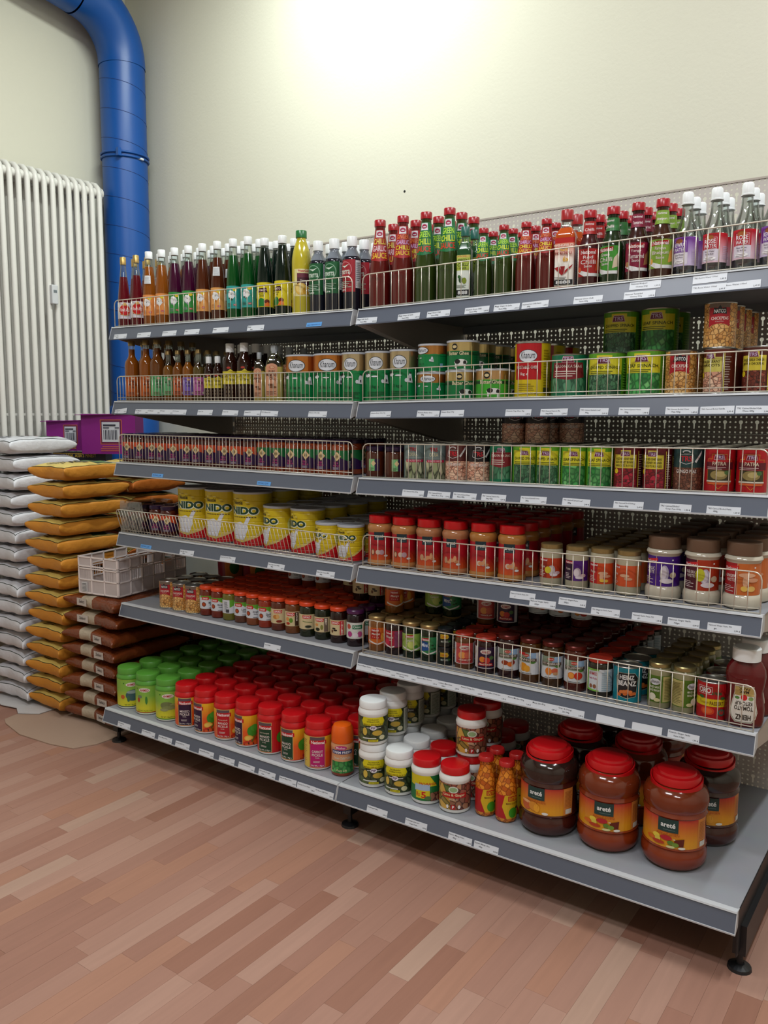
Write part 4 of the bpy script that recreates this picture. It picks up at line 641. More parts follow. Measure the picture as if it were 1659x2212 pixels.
def woodm(key, h):
    m, t, b = newmat(key); L = t.links.new; sv(b, Roughness=.42); b.inputs['Specular IOR Level'].default_value = .35
    tc = N(t, 'ShaderNodeTexCoord'); mp = N(t, 'ShaderNodeMapping'); mp.inputs['Scale'].default_value = (38, 2.2, 1)
    nz = N(t, 'ShaderNodeTexNoise'); nz.inputs['Scale'].default_value = 1.6; nz.inputs['Detail'].default_value = 6; nz.inputs['Distortion'].default_value = .6
    mx = N(t, 'ShaderNodeMix', data_type='RGBA'); c = lin(h)
    mx.inputs[6].default_value = tuple(v * .86 for v in c[:3]) + (1,); mx.inputs[7].default_value = tuple(min(1, v * 1.1) for v in c[:3]) + (1,)
    geo = N(t, 'ShaderNodeObjectInfo'); ad = N(t, 'ShaderNodeVectorMath', operation='ADD')
    L(tc.outputs['Object'], ad.inputs[0]); L(geo.outputs['Location'], ad.inputs[1]); L(ad.outputs[0], mp.inputs[0]); L(mp.outputs[0], nz.inputs['Vector'])
    L(nz.outputs[0], mx.inputs[0]); L(mx.outputs[2], b.inputs['Base Color']); MATS[key] = m; return key
WD = [woodm('wood%d' % i, h) for i, h in enumerate(['9a7465', '966f60', 'a07c6d', '91695a', '9b715e', 'a38474', '8b6252'])]
def shell(name, x0, x1, y0, y1, z0, z1, m):
    b = MB(); b.box(x0, x1, y0, y1, z0, z1, m); o = b.build(name); o['kind'] = 'structure'; return o
floor = shell('floor', XW - .1, 5.5, -5.6, YW + .1, -.06, -.004, 'wood1')
shell('ceiling', XW - .1, 5.5, -5.6, YW + .1, ZC, ZC + .06, 'ceil')
wb_ = shell('wall_back', XW - .1, 5.5, YW, YW + .1, -.06, ZC, 'wall'); wl_ = shell('wall_left', XW - .1, XW, -5.6, YW, -.06, ZC, 'wall')
shell('wall_right', 5.4, 5.5, -5.6, YW, -.06, ZC, 'wall'); shell('wall_front', XW, 5.4, -5.6, -5.5, -.06, ZC, 'wall')
b = MB(); b.tube([(.745, YW - .0008, 2.372), (.745, YW + .01, 2.372)], .0055, 10, 'black'); b.build('anchor_hole', wb_)
# floor strips run towards the back wall
PW = .0605; rest = MB(); pc = {}
def plank_mesh(Lg, mi):
    k = (round(Lg, 2), mi)
    if k not in pc:
        m = MB(); m.box(-PW / 2 + .0002, PW / 2 - .0002, -Lg / 2 + .0002, Lg / 2 - .0002, -.004, 0, WD[mi]); pc[k] = mesh_of('plank', m.v, m.f, m.mats, m.m)
    return pc[k]
rp = random.Random(11)
for i in range(-34, 62):
    xc = .97 + (i - 0) * PW
    if xc < XW + .03: continue
    y = -4.6 - rp.random() * .4
    while y < YW:
        Lg = round(rp.choice([.26, .3, .34, .38, .42, .48]), 2); mi = rp.choices(range(7), [5, 5, 4, 4, 3, 2, 1.2])[0]; yc = y + Lg / 2
        lim = -1.95 if xc > 1.2 else -1.3 - .4 * max(0, xc)
        near = -.62 + (0 if xc < 2.45 else .5)
        if -.95 < xc < 2.75 and lim - .12 < yc < near and y + Lg < YW: link('plank', plank_mesh(Lg, mi), floor, (xc, yc, 0))
        else: rest.box(xc - PW / 2 + .0002, xc + PW / 2 - .0002, y, min(y + Lg, YW - .002) - .0004, -.004, 0, WD[mi])
        y += Lg
o = rest.build('plank', floor); o['kind'] = 'stuff'

# ---------------------------------------------------------------- ceiling lamps
simple('lampw', 'e8ecee', .4)
m_, t_, b_ = newmat('glow'); sv(b_, Base_Color=(1, 1, 1, 1), Emission_Color=(.95, 1, .97, 1), Emission_Strength=3.0); MATS['glow'] = m_
for i, (x, y, z, a, c, wt, cc) in enumerate(LAMPS):
    o = empty('ceiling_lamp', (x, y, z + .02)); tag(o, ['white tube lamp hung close to the back wall', 'white ceiling tube lamp over the aisle, left', 'white ceiling tube lamp over the aisle, right', 'white ceiling tube lamp behind the aisle'][i], 'lamp', 'ceiling tube lamps')
    m = MB(); m.box(-a / 2 - .02, a / 2 + .02, -c / 2 - .02, c / 2 + .02, .012, .07, 'lampw'); m.build('housing', o)
    m = MB(); m.box(-a / 2, a / 2, -c / 2, c / 2, -.005, .012, 'glow'); m.build('diffuser', o)
    m = MB(); m.tube([(0, -.0, .07), (0, 0, ZC - z - .02)], .008, 8, 'lampw'); m.build('hanger', o)

# ---------------------------------------------------------------- shelving
ZT = [(.1622, .1691, .1832), (.5932, .5938, .6034), (.8948, .8904, .9046), (1.1878, 1.1839, 1.1993), (1.4382, 1.428, 1.445), (1.7363, 1.7223, 1.7389)]
W1 = 1.25
SH = ['bottom shelf', 'fifth shelf down', 'fourth shelf down', 'third shelf down', 'second shelf down', 'top shelf']
BAY = ['left bay', 'right bay']
def zs(l, x):
    a, b, c = ZT[l]
    return a + (b - a) * x / W1 if x < W1 else b + (c - b) * (x - W1) / W1
fr = empty('shelving_frame', (0, 0, 0)); tag(fr, 'beige perforated steel shelving frame standing against the cream wall', 'shelving')
for k, x in enumerate((0, W1, 2 * W1)):
    m = MB(); m.box(x - .014, x + .014, .004, .06, .03, 2.108, 'steel')
    for i in range(40): m.box(x - .004, x + .004, .0025, .0045, .1 + i * .05, .128 + i * .05, 'black')
    m.build('upright', fr)
    m = MB(); m.box(x - .016, x + .016, -.72, .05, .045, .128 if k < 2 else .125, 'black'); m.build('base_leg', fr)
    m = MB(); m.tube([(x, -.703, .006), (x, -.703, .06)], .008, 10, 'black'); m.tube([(x, -.703, 0), (x, -.703, .008), (x, -.703, .014)], [.03, .028, .012], 16, 'black'); m.build('foot', fr)
for bay in (0, 1):
    x0 = bay * W1; z = 2.11
    while z > .2:
        z0 = max(z - .39, .17); m = MB(); m.box(x0 + .014, x0 + W1 - .014, 0, .0012, z0 + .001, z, 'peg')
        m.box(x0 + .014, x0 + W1 - .014, .0, .012, z0 + .0005, z0 + .0025, 'steel')
        m.build('back_panel', fr); z = z0
    m = MB(); m.box(x0, x0 + W1, -.002, .014, 2.108, 2.114, 'steel'); m.build('top_cap', fr)
TAGS = {5: [.07, .216, .366, .492, .645, .819, (1.086, 'b', 'KEIN TAMARINDE 2,50'), 1.3, 1.462, 1.568, 1.698, 1.793, 1.88, 2.032, 2.169, 2.339, 2.416, (2.18, 'u'), (2.338, 'u')],
        4: [(.055, 't'), .188, .262, .336, .41, .553, .685, .796, .879, 1.098, 1.357, 1.535, 1.62, 1.836, 1.944, 2.058, 2.166, 2.287, 2.372, 2.455],
        3: [(.273, 'b', 'PATAKS 2,99'), (.848, 'b', 'PATAKS 2,99'), 1.482, 1.576, 1.666, 1.763, 1.889, 2.016, 2.161, 2.282, 2.399],
        2: [(.188, 'b', 'PATAKS 2,99'), .432, .657, .901, 1.128, (1.86, 'u'), 1.925, (2.012, 'u'), 2.109, 2.222, 2.316, 2.415],
        1: [.877, 1.299, 1.379, 1.459, 1.539, 1.619, 1.699, 1.779, 1.859, 1.939, 2.019, (2.134, 'e'), 2.234, 2.329],
        0: [.139, .292, .393, .494, .627, .736, .837, .938, 1.036, 1.12, 1.2, 1.419, 1.568, 1.725, 1.813]}
TT = {5: ['Rooh Afza|800ml', 'Thandai|', 'Khus Syrup|', 'Kesar|', 'Badam|', 'Mango|drink', '', 'Maggi Chilli Garlic|Sauce 800g', 'Maggi Ginger & Garlic|Sauce 800g', 'Maggi Green Chilli|Sauce 800g', 'Winfield Green Chilli|Sauce 285g', 'Maggi Ginger & Garlic|Sauce 400g', 'National Red Chilli Sauce|300g', 'National Green Chilli|Sauce 300g', 'National Tamarind|Chutney 300g', 'TRS Rose Water 190ml|', 'Rose Water 190ml|', 'National Bhelpuri|Chutney 300g', 'TRS Kewra Water 190ml|'],
      4: ['KTC Mustard|Oil', 'KTC Mustard|Oil', 'KTC Almond|', 'KTC Amla|', 'KTC Coconut|', 'Castor Oil|', 'Castor Oil|', 'Almond Oil|', 'KTC Almond Oil|', 'Khanum Ghee 2kg|', 'Khanum Butter Ghee 1kg|', 'Khanum Butter Ghee|500g', 'Heera Ghee 500g|', 'Khanum Veg Ghee 1kg|', 'TRS Canned Sarson Ka|Saag 800g', 'TRS Canned Spinach Leaf|795g', 'TRS Canned Spinach Puree|795g', 'TRS Canned Boiled Chick|Peas 400g', 'TRS Canned Boiled Gandia|', 'TRS Canned Boiled Kala|Chana 400g'],
      3: ['', '', 'TRS Canned Okra 400g|', 'TRS Canned Boiled|Butter Beans 400g', 'TRS Canned Boiled White|Beans 400g', 'TRS Canned Sarson Ka|Saag 450g', 'TRS Canned Spinach Puree|380g', 'TRS Canned Spinach Leaf|380g', 'TRS Canned Red Kidney|Beans 400g', 'TRS Canned Boiled|Gungo Peas 400g', 'TRS Canned Boiled Patra|400g'],
      2: ['', 'Nido Full Cream|2500g', 'Nido Full Cream 1800g|', 'Nido Full Cream Milk|900g', 'Nido Full Cream Milk|400g', 'National Garlic Paste 300|g', 'National Ginger Garlic|300gm', 'National Ginger Paste|300gm', 'TRS Ginger & Garlic Paste|1kg', 'National Garlic Paste 750|gm', 'National Ginger Garlic|750gm', 'National Ginger Paste 750|gm'],
      1: ['Swad Pickle|', 'National Mango Chutney|', 'National Plum Chutney|', 'National Coriander|Chutney', 'National Mint Chutney|', 'Colmans Mint Sauce|250ml', 'Ahmed Orange Jam|', 'Ahmed Mixed Fruit Jam|', 'Ahmed Mix Jam 450g|', 'Mango Jam 450g|', 'Grape & Orange|Jam 340g', 'Sweet Orange|Jam 340g', '', 'Khanum Ginger Garlic|Paste 210gm', 'Oro di Parma Tomaten|Passiert'],
      0: ['Ahmed Mango|Pickle', 'Ahmed Mango Pickle|', 'Ahmed Mixed Pickle|', 'Ahmed Chilli Pickle|', 'National Mixed Pickle|', 'National Mango Pickle|', 'National Hyderabadi Pickle|', 'National Hot Punjabi|Pickle', 'National Mango Pickle|', 'National Carrot Pickle|', 'PF Green Chilli Pickle|', 'Pachranga Pickle|', 'Pachranga Lime and|Ginger Pickle', 'Eastern Mango Pickle|400gr', 'Eastern Mango Slice|400gr']}
PR = ['1,99 €', '2,49 €', '2,99 €', '3,99 €', '0,99 €', '1,49 €']
def tagobj(parent, txt, price, loc, th, slope, kindc='w'):
    wd, ht = (.08, .021) if kindc != 'b' else (.066, .014)
    V = []; F = []; FM = []; mats = ['c4c8d0' if kindc != 'b' else '5a94d0', '20242c', '1c3c7a']
    m = MB(); m.box(-wd / 2, wd / 2, -.0008, -.0002, -ht / 2, ht / 2, mats[0]); V += m.v; F += m.f; FM += [0] * 6
    def put(t, x0, z, h, mi, maxw, right=False):
        vs, fs, w0, h0 = text2d(t, .01, 0); sc = min(h, maxw / w0) ; b = len(V)
        for x, y in vs:
            xx = (x + w0 / 2) * sc + x0 if not right else x0 + (x - w0 / 2) * sc
            V.append((xx, -.0011, z + y * sc))
        for f in fs: F.append(tuple(b + i for i in f)); FM.append(mi)
    if kindc == 'b': put(txt, -.028, -.004, .009, 2, .056)
    elif txt and kindc != 'e':
        a, _, c = txt.partition('|'); put(a, -.037, .002, .006, 1, .055)
        if c: put(c, -.024, -.006, .0055, 1, .04)
        put(price, .038, -.0065, .0055, 1, .02, True)
    o = link('price_tag', mesh_of('price_tag', V, F, mats, FM), parent, loc); o.rotation_euler = (-th, -slope, 0); return o
rt = random.Random(5)
SHELF = {}
for l in range(6):
    for bay in (0, 1):
        za, zb_ = (ZT[l][0], ZT[l][1]) if bay == 0 else (ZT[l][1], ZT[l][2])
        x0 = bay * W1; sl = (zb_ - za) / W1; d, p, h = (.6646, .0169, .0516) if l else (.7647, .0169, .053); g = .0112 if l else .002
        a0 = 0 if bay == 0 else g; a1 = W1 - (g if bay == 0 else 0)
        root = empty('shelf', (x0, 0, za)); tag(root, f'grey steel shelf with dark price rail, {SH[l]}, {BAY[bay]}', 'shelf', 'steel shelves of the unit')
        F_ = lambda q, sl=sl: (q[0], q[1], q[2] + q[0] * sl)
        m = MB(); m.box(a0, a1, -d + .004, -.001, -.003, 0, 'deck', F_); m.box(a0, a1, -d + .004, -d + .012, -.03, -.003, 'deck', F_); m.box(a0, a1, -.012, -.004, -.03, -.003, 'deck', F_)
        m.build('deck', root)
        m = MB(); m.prism([(-d, .0), (-d + .004, 0), (-d - p + .004, -h), (-d - p, -h)], a0, a1, 'rail', F_)
        m.prism([(-d - .0022, .0), (-d + .012, .002), (-d + .012, .0004), (-d, -.001), (-d - .004, -.004)], a0, a1, 'lip', F_)
        m.prism([(-d - p - .0015, -h + .003), (-d - p + .002, -h + .003), (-d - p + .002, -h - .001), (-d - p - .0015, -h - .001)], a0, a1, 'lip' if l < 4 else 'rail', F_)
        rl = m.build('price_rail', root)
        for xe in (a0, a1):
            m = MB(); m.prism([(-d - p - .001, -h - .001), (-d - .001, .002), (-d + .02, .0005), (-d + .02, -.04)], xe - .001, xe + .0012, 'lip', F_); m.build('rail_end', root)
        if l:
            for xe in (a0 + .002, a1 - .004):
                m = MB(); m.prism([(-d + .012, -.003), (-.004, -.003), (-.004, -.15), (-.05, -.15), (-d + .012, -.045)], xe - .001, xe + .002, 'steel', F_); m.build('bracket', root)
        elif bay == 1:
            m = MB(); m.box(a1 - .001, a1 + .002, -d + .01, 0, -.125, -.002, 'black', F_); m.build('side_plate', root)
        th = math.atan2(p, h); SHELF[(l, bay)] = root
        for i, tg in enumerate(TAGS[l]):
            kc = 'w'; txt = TT[l][i] if i < len(TT[l]) else ''
            if isinstance(tg, tuple):
                if len(tg) > 2: txt = tg[2]
                kc = tg[1]; tg = tg[0]
            if (tg >= W1) != (bay == 1): continue
            s = .78 if kc != 'u' else (.3 if l == 5 else .5); lx = tg - x0
            lx = min(max(lx, a0 + .041), a1 - .041)
            tagobj(rl, txt, PR[(i * 5 + l) % 6], (lx, -d - p * s - .0004, -h * s + lx * sl), th, sl + (rt.uniform(-.02, .02) if kc != 't' else .1), kc)
# wire guards
def guard(l, bay, pitch, hgt, low=True, lean=0.):
    x0 = bay * W1; za = zs(l, x0 + .001 if bay else 0); sl = ((ZT[l][bay + 1]) - ZT[l][bay]) / W1; xa, xb = x0 + (.012 if bay == 0 else .022), x0 + W1 - (.02 if bay == 0 else .008)
    root = empty('wire_guard', (x0, -.658, za)); tag(root, f'thin steel wire guard along the front of the {SH[l]}, {BAY[bay]}', 'wire guard', 'wire guards on the shelf fronts')
    xa -= x0; xb -= x0; f = lambda x, z: (x, -lean * z / hgt, z + x * sl + .001)
    m = MB(); R_ = .02
    pts = [f(xa, 0), f(xa, hgt - R_)] + [f(xa + R_ - R_ * math.cos(a), hgt - R_ + R_ * math.sin(a)) for a in (.5, 1.0)] + [f(xa + R_, hgt), f((xa + xb) / 2, hgt), f(xb - R_, hgt)] + [f(xb - R_ + R_ * math.sin(a), hgt - R_ + R_ * math.cos(a)) for a in (.5, 1.0)] + [f(xb, hgt - R_), f(xb, 0)]
    m.tube(pts, .0019, 6, 'wire'); m.build('frame_wire', root, smooth=True)
    m = MB(); m.tube([f(xa, .003), f(xb, .003)], .0015, 6, 'wire')
    if low: m.tube([f(xa, .014), f(xb, .014)], .0013, 6, 'wire')
    m.build('bottom_wire', root, smooth=True)
    n = int(round((xb - xa) / pitch)); wm = MB(); q = f(0, hgt); wm.tube([(0, 0, 0), (0, q[1], hgt)], .00125, 5, 'wire'); me = mesh_of('wire', wm.v, wm.f, wm.mats, wm.m, True)
    for i in range(1, n):
        x = xa + (xb - xa) * i / n; link('wire', me, root, (x, 0, x * sl + .001))
for a in ((5, 0, .0275, .105, False), (5, 1, .0275, .105, False), (4, 0, .0185, .1), (4, 1, .029, .1), (3, 0, .0185, .115), (3, 1, .0295, .11, False), (2, 0, .0185, .1, True, .03), (2, 1, .0305, .105), (1, 1, .029, .118)): guard(*a)

# ---------------------------------------------------------------- products
PL = []
ORD = ['first', 'second', 'third', 'fourth', 'fifth', 'sixth', 'seventh', 'eighth', 'ninth', 'tenth', 'eleventh', 'twelfth', 'thirteenth', 'fourteenth', 'fifteenth']
rj = random.Random(3)
def place(key, l, x, y, f=-.15, dz=0, row=0, tier=0, jit=1):
    K = KIND[key]; z = zs(l, x) + .0006 + K['r'] * .000017 + dz
    p = proto(key); o = p if not K['used'] else copy_tree(p); K['used'] = True
    view = math.atan2(2.9 - x, y + 2.8)          # towards where shoppers stand
    rz = view + math.asin(max(-.95, min(.95, f))) + (rj.uniform(-.25, .25) if row else 0)
    o.location = (x, y, z); o.rotation_euler = (0, 0, rz); PL.append((o, key, l, x, y, row, tier)); return o
def rows(l, y, items, n=3, ymin=-.04, pitch=None):
    for it in items.split(';'):
        q = it.split(); key = q[0]; x = float(q[1]); f = float(q[2]) if len(q) > 2 else -.15; nn = int(q[3]) if len(q) > 3 else n
        K = KIND[key]; pd = pitch or 2 * K['r'] / 1000 * (1.18 if K['sqn'] > 2 else 1) + .004
        for k in range(nn):
            yy = y + k * pd
            if yy + K['r'] / 1000 > ymin: break
            place(key, l, x + (rj.uniform(-.0015, .0015) if k else 0), yy, f, 0, k)
def stack(l, x, y, key, below, f=-.1, n=1, row=0):
    K = KIND[key]
    for k in range(n): place(key, l, x, y + k * (2 * K['r'] / 1000 + .004), f, KIND[below]['h'] / 1000 + .0006, row + k, 1)
# top shelf
rows(5, -.62, 'rooh .026 .05;rooh .108 0;syos .187 -.3;syo .263 -.35;syg .339 -.1;syg .417 -.1;syb .494 -.3;sybs .574 -.2;syt .656 -.15;syt .731 -.15;yel .812 -.15;yel .896 -.55', 3)
rows(5, -.615, 'lem .978 .1 1;vig 1.052 -.3;vig 1.122 -.3;vir 1.196 -.5', 3)
rows(5, -.61, 'gch 1.305 -.1;ggc 1.393 -.05;grL 1.479 -.35;grL 1.562 -.25', 3)
rows(5, -.618, 'sqg 1.622 -.3;grS 1.683 -.2;grS 1.749 -.15;rdS 1.819 -.1;rdS 1.881 -.15', 4)
rows(5, -.615, 'hot 1.94 -.25 2;nrc 2.006 -.1;ngr 2.07 -.6;tam 2.137 -.1;bhel 2.2 -.1', 3)
rows(5, -.615, 'kew 2.262 -.35;ros 2.332 -.2;ros 2.403 -.05;kew 2.466 -.1', 3)
# second shelf
rows(4, -.622, 'muL .065 0;muL .155 .1;mug .222 .1;osg .288 .05;oso .345 0;osp .402 0;osk .462 0;cas .518 0;cas .566 .05', 4)
rows(4, -.62, 'caL .63 0;caL .703 0', 4); rows(4, -.62, 'alS .778 -.1;alL .852 -.1', 4)
rows(4, -.595, 'gh2 .965 -.2 2;gh2 1.09 0 2', 2); rows(4, -.605, 'gh1 1.2 -.15 3;gh1 1.297 0 4;gh1 1.395 -.1 4', 4)
rows(4, -.6, 'ghs 1.5 -.1 4;but 1.605 .15 4;bu2 1.714 -.1 3', 4)
stack(4, 1.5, -.595, 'ghs', 'ghs', -.6, 3); stack(4, 1.606, -.595, 'but', 'but', -.25, 4)
rows(4, -.597, 'kred 1.838 -.1 3;saagL 1.951 -.1 3;chopL 2.06 -.1 3;leafL 2.166 -.15 3', 3)
rows(4, -.605, 'natco 2.26 -.1 4;bor 2.356 -.5 4;kala 2.446 -.2 3', 4)
stack(4, 2.062, -.5, 'chopL', 'chopL', -.1, 2); stack(4, 2.168, -.5, 'leafL', 'leafL', -.1, 2); stack(4, 2.35, -.6, 'natco', 'bor', -.05, 4)
# third shelf
xs = [.036 + i * .0697 for i in range(11)]
rows(3, -.62, ';'.join('%s %.4f %.2f' % ('pao', x, -.2 + .2 * (i % 3)) for i, x in enumerate(xs)), 4)
rows(3, -.62, ';'.join('%s %.4f %.2f' % ('pag', .036 + (11 + i) * .0697, -.15) for i in range(6)), 4)
rows(3, -.61, 'pas 1.287 -.2;pas 1.365 .2;okr 1.445 -.1;okr 1.522 -.1;pkb 1.599 -.4;whb 1.676 -.1;saag 1.752 -.1;chop 1.828 0;chop 1.903 -.2;leaf 1.979 0;leaf 2.054 0;kid 2.132 -.05;kid 2.212 -.25;gun 2.291 -.15;pat 2.369 -.05;pat 2.446 -.05', 5)
stack(3, 1.751, -.534, 'dkb', 'saag', -.1, 2, 1); stack(3, 1.829, -.534, 'dkb', 'saag', 0, 2, 1); stack(3, 1.905, -.458, 'dkb', 'saag', 0, 1, 2)
# fourth shelf
rows(2, -.6, 'pao .026 .1 2;pao .096 .1 2;pao .166 .1 4;pao .236 .1 4', 3)
rows(2, -.548, 'niL .35 -.35;niL .508 -.3;niL .664 -.4', 3); rows(2, -.552, 'niM .808 -.75;niM .943 -.75', 4); rows(2, -.59, 'niS 1.072 -.75;niS 1.17 -.35', 5)
rows(2, -.594, 'arg 1.297 -.1;arg 1.393 -.2;ari 1.49 -.15;ari 1.588 -.35;arb 1.686 -.2;arb 1.784 -.2', 6)
rows(2, -.593, 'np1 1.911 -.1 1;np2 1.99 -.1;np3 2.064 -.1;np4 2.14 -.5', 7); rows(2, -.59, 'nb1 2.234 -.25;nb2 2.334 -.1;nb3 2.434 -.1', 5)
# fifth shelf
rows(1, -.59, 'natco .214 -.5;natco .294 -.5;natco .372 -.5', 3)
rows(1, -.588, 's1 .443 .1;s2 .508 -.2;s3 .572 .1;s4 .636 -.1;s5 .7 -.2;s6 .764 -.1;t1 .83 -.1;t2 .9 -.3;t3 .97 -.05;t4 1.041 -.35;t5 1.113 -.35;on 1.187 -.1', 8)
for x, q in ((.72, 's1'), (.79, 's2'), (.86, 's5')): stack(1, x, -.37, q, 's1', -.2, 1, 3)
stack(1, 1.0, -.37, 't1', 't5', 0, 1, 3); stack(1, 1.115, -.46, 't5', 't5', -.3, 1, 2); stack(1, 1.186, -.46, 't5', 'on', -.3, 1, 2)
rows(1, -.59, 'c1 1.284 -.05;c2 1.354 -.4;c3 1.424 -.05;c4 1.494 -.25', 6); rows(1, -.6, 'mint 1.558 -.1', 6)
stack(1, 1.305, -.522, 'c1', 'c1', 0, 2, 1); stack(1, 1.425, -.454, 'c3', 'c3', 0, 1, 2); stack(1, 1.494, -.454, 'c4', 'c4', -.1, 1, 2)
for k in range(5): stack(1, 1.558, -.6 + k * .056, 'mint', 'mint', -.1, 1, k)
rows(1, -.595, 'j1 1.626 0;j2 1.703 -.05;m1 1.781 -.05;m2 1.853 -.35;m3 1.924 -.1;m4 1.995 -.05;m5 2.07 -.1', 7)
for x, q, b in ((1.626, 'j1', 'j1'), (1.703, 'j2', 'j2')): stack(1, x, -.455, q, b, -.1, 1, 2)
for x, q in ((1.781, 'm1'), (1.853, 'm1'), (1.925, 'm4')): stack(1, x, -.385, q, 'm1', -.1, 1, 3)
rows(1, -.598, 'hz 2.15 -.05 3;k1 2.238 .1 5;k2 2.304 .2 5;oro 2.378 -.1 3', 5); rows(1, -.61, 'ket 2.458 -.05 2', 2)
rows(1, -.2, 'bucket .18 .2 1;bucket .34 .2 1', 1)
# bottom shelf
rows(0, -.68, 'ag1 .057 .1;ag2 .178 -.35;ag3 .304 -.1', 6)
rows(0, -.684, 'nr1 .42 .1;nr1 .531 -.55;nr3 .643 0;nr1 .755 -.6;nr5 .87 -.15;nr6 .985 -.3;nr7 1.098 .25', 6)
rows(0, -.683, 'far 1.203 0 1', 1); rows(0, -.59, 'nr6 1.21 -.3 5', 5)
rows(0, -.683, 'pip 1.335 0 5;pip 1.44 -.3 5;five 1.545 0 2;lime 1.649 -.1 5', 5)
stack(0, 1.333, -.683, 'pip', 'pip', 0, 1); 
for k, (x, y) in enumerate(((1.34, -.579), (1.34, -.475), (1.345, -.371), (1.35, -.267))): place('pip2', 0, x, y, -.1 - .2 * k, .1446, k + 1, 1)
stack(0, 1.648, -.582, 'lime', 'lime', -.05, 2, 1)
rows(0, -.66, 'slice 1.745 .2 2;slice 1.815 .3 2', 2)
for x, y, q, f in ((1.936, -.625, 'bj1', -.4), (2.113, -.61, 'bj2', -.1), (2.296, -.6, 'bj2', -.15), (1.95, -.43, 'bj1', -.2), (2.13, -.415, 'bj2', -.2), (2.335, -.415, 'bj1', 0), (1.95, -.24, 'bj1', 0), (2.13, -.22, 'bj2', 0)): place(q, 0, x, y, f, 0, 0 if y < -.55 else 1 if y < -.4 else 2)
# labels: look first, then row and place from the left
grp = {}
for a in PL: grp.setdefault((KIND[a[1]]['desc'], a[2], a[5], a[6]), []).append(a)
alln = {}
for a in PL: alln.setdefault(KIND[a[1]]['desc'], []).append(a)
for (desc, l, row, tier), L_ in grp.items():
    L_.sort(key=lambda a: a[3])
    rn = ('upper tier' if tier else '') + (('' if not tier else ' ') + ORD[row] + ' row' if row or not tier else '')
    for i, a in enumerate(L_):
        o = a[0]; dn = len(desc.split())
        if len(alln[desc]) == 1: lb = f'{desc}, {SH[l]}'
        else:
            pos = '' if len(L_) == 1 else (f'{ORD[i]} from left, ')
            rr = {'first row': 'front row'}.get(rn, rn)
            lb = f'{desc}, {pos}{rr}, {SH[l]}'
            if len(lb.split()) > 16: lb = lb.replace(', ' + SH[l], ', ' + SH[l].replace(' down', ''))
        tag(o, lb, KIND[a[1]]['cat'], f"{KIND[a[1]]['name'].replace('_', ' ')}s on the {SH[l]}")
# shrink wrap over a six-jar pack
m = MB(); clear('film', 'e8e4e6', .3)
def wr(p): return (p[0] + .0013 * math.sin(p[2] * 90 + p[1] * 40), p[1] + .003 * math.sin(p[0] * 70 + p[2] * 60), p[2])
nx, ny, nz = 10, 12, 6; X0, X1, Y0, Y1, Z0, Z1 = -.014, .131, -.645, -.485, .002, .132
def fgrid(fn, a, b):
    base = len(m.v)
    for i in range(a + 1):
        for j in range(b + 1): m.v.append(wr(fn(i / a, j / b)))
    for i in range(a):
        for j in range(b):
            q = base + i * (b + 1) + j; m.f.append((q, q + b + 1, q + b + 2, q + 1)); m.m.append(m.mi('film'))
lp = lambda a, b, t: a + (b - a) * t
fgrid(lambda s, t: (lp(X0, X1, s), Y0, lp(Z0, Z1, t)), nx, nz); fgrid(lambda s, t: (lp(X0, X1, s), Y1, lp(Z0, Z1, t)), nx, nz)
fgrid(lambda s, t: (X0, lp(Y0, Y1, s), lp(Z0, Z1, t)), ny, nz); fgrid(lambda s, t: (X1, lp(Y0, Y1, s), lp(Z0, Z1, t)), ny, nz); fgrid(lambda s, t: (lp(X0, X1, s), lp(Y0, Y1, t), Z1), nx, ny)
o = m.build('shrink_wrap', None, (0, 0, ZT[2][0])); tag(o, 'wrinkled clear film wrapped around the jars at the left end, fourth shelf', 'film')

# ---------------------------------------------------------------- duct in the corner
D = empty('air_duct', (-1.0, .2, 0)); tag(D, 'thick blue spiral air duct standing in the corner beside the radiator', 'duct')
r = .119
m = MB(); m.tube([(0, 0, 0), (0, 0, 3.25)], r, 48, 'blue', False); m.build('pipe', D, smooth=True)
RB = .28; ZB = 3.25
arc = [(0, -RB + RB * math.cos(a), ZB + RB * math.sin(a)) for a in [i * PI / 2 / 12 for i in range(13)]]
m = MB(); m.tube([(0, 0, ZB - .02), (0, 0, ZB)] + arc[1:], r + .003, 48, 'blue', False); m.build('elbow', D, smooth=True)
m = MB(); m.tube([(0, -RB, ZB + RB), (0, -3.2, ZB + RB + .4)], r, 48, 'blue', False); m.build('horizontal_pipe', D, smooth=True)
m = MB(); hp = []
for i in range(int(3.2 / .15 * 24)):
    a = -i * 2 * PI / 24; z = .15 * i / 24
    hp.append((math.sin(a) * r, -math.cos(a) * r, z))
m.tube(hp, .0019, 5, 'bluedark', False); m.build('spiral_seam', D, smooth=True)
for z in (2.755, 2.775):
    m = MB(); m.tube([(math.sin(a) * (r + .005), -math.cos(a) * (r + .005), z - .005 * math.sin(a)) for a in [i * PI / 18 for i in range(37)]], .006, 8, 'blue', False); m.build('clamp_ring', D, smooth=True)
m = MB(); m.box(.075, .095, -.115, -.095, 2.745, 2.785, 'blue'); m.build('clamp_bolt', D)
m = MB(); m.tube([(r, -.01, 2.75), (r + .012, .02, 2.745)], .006, 8, 'wcap'); m.build('wall_hook', D)
m = MB(); m.tube([(0, 0, 0), (0, 0, 1.4), (0, 0, 1.43)], [r + .02, r + .02, r + .002], 48, 'blue', False); m.build('lower_sleeve', D, smooth=True)

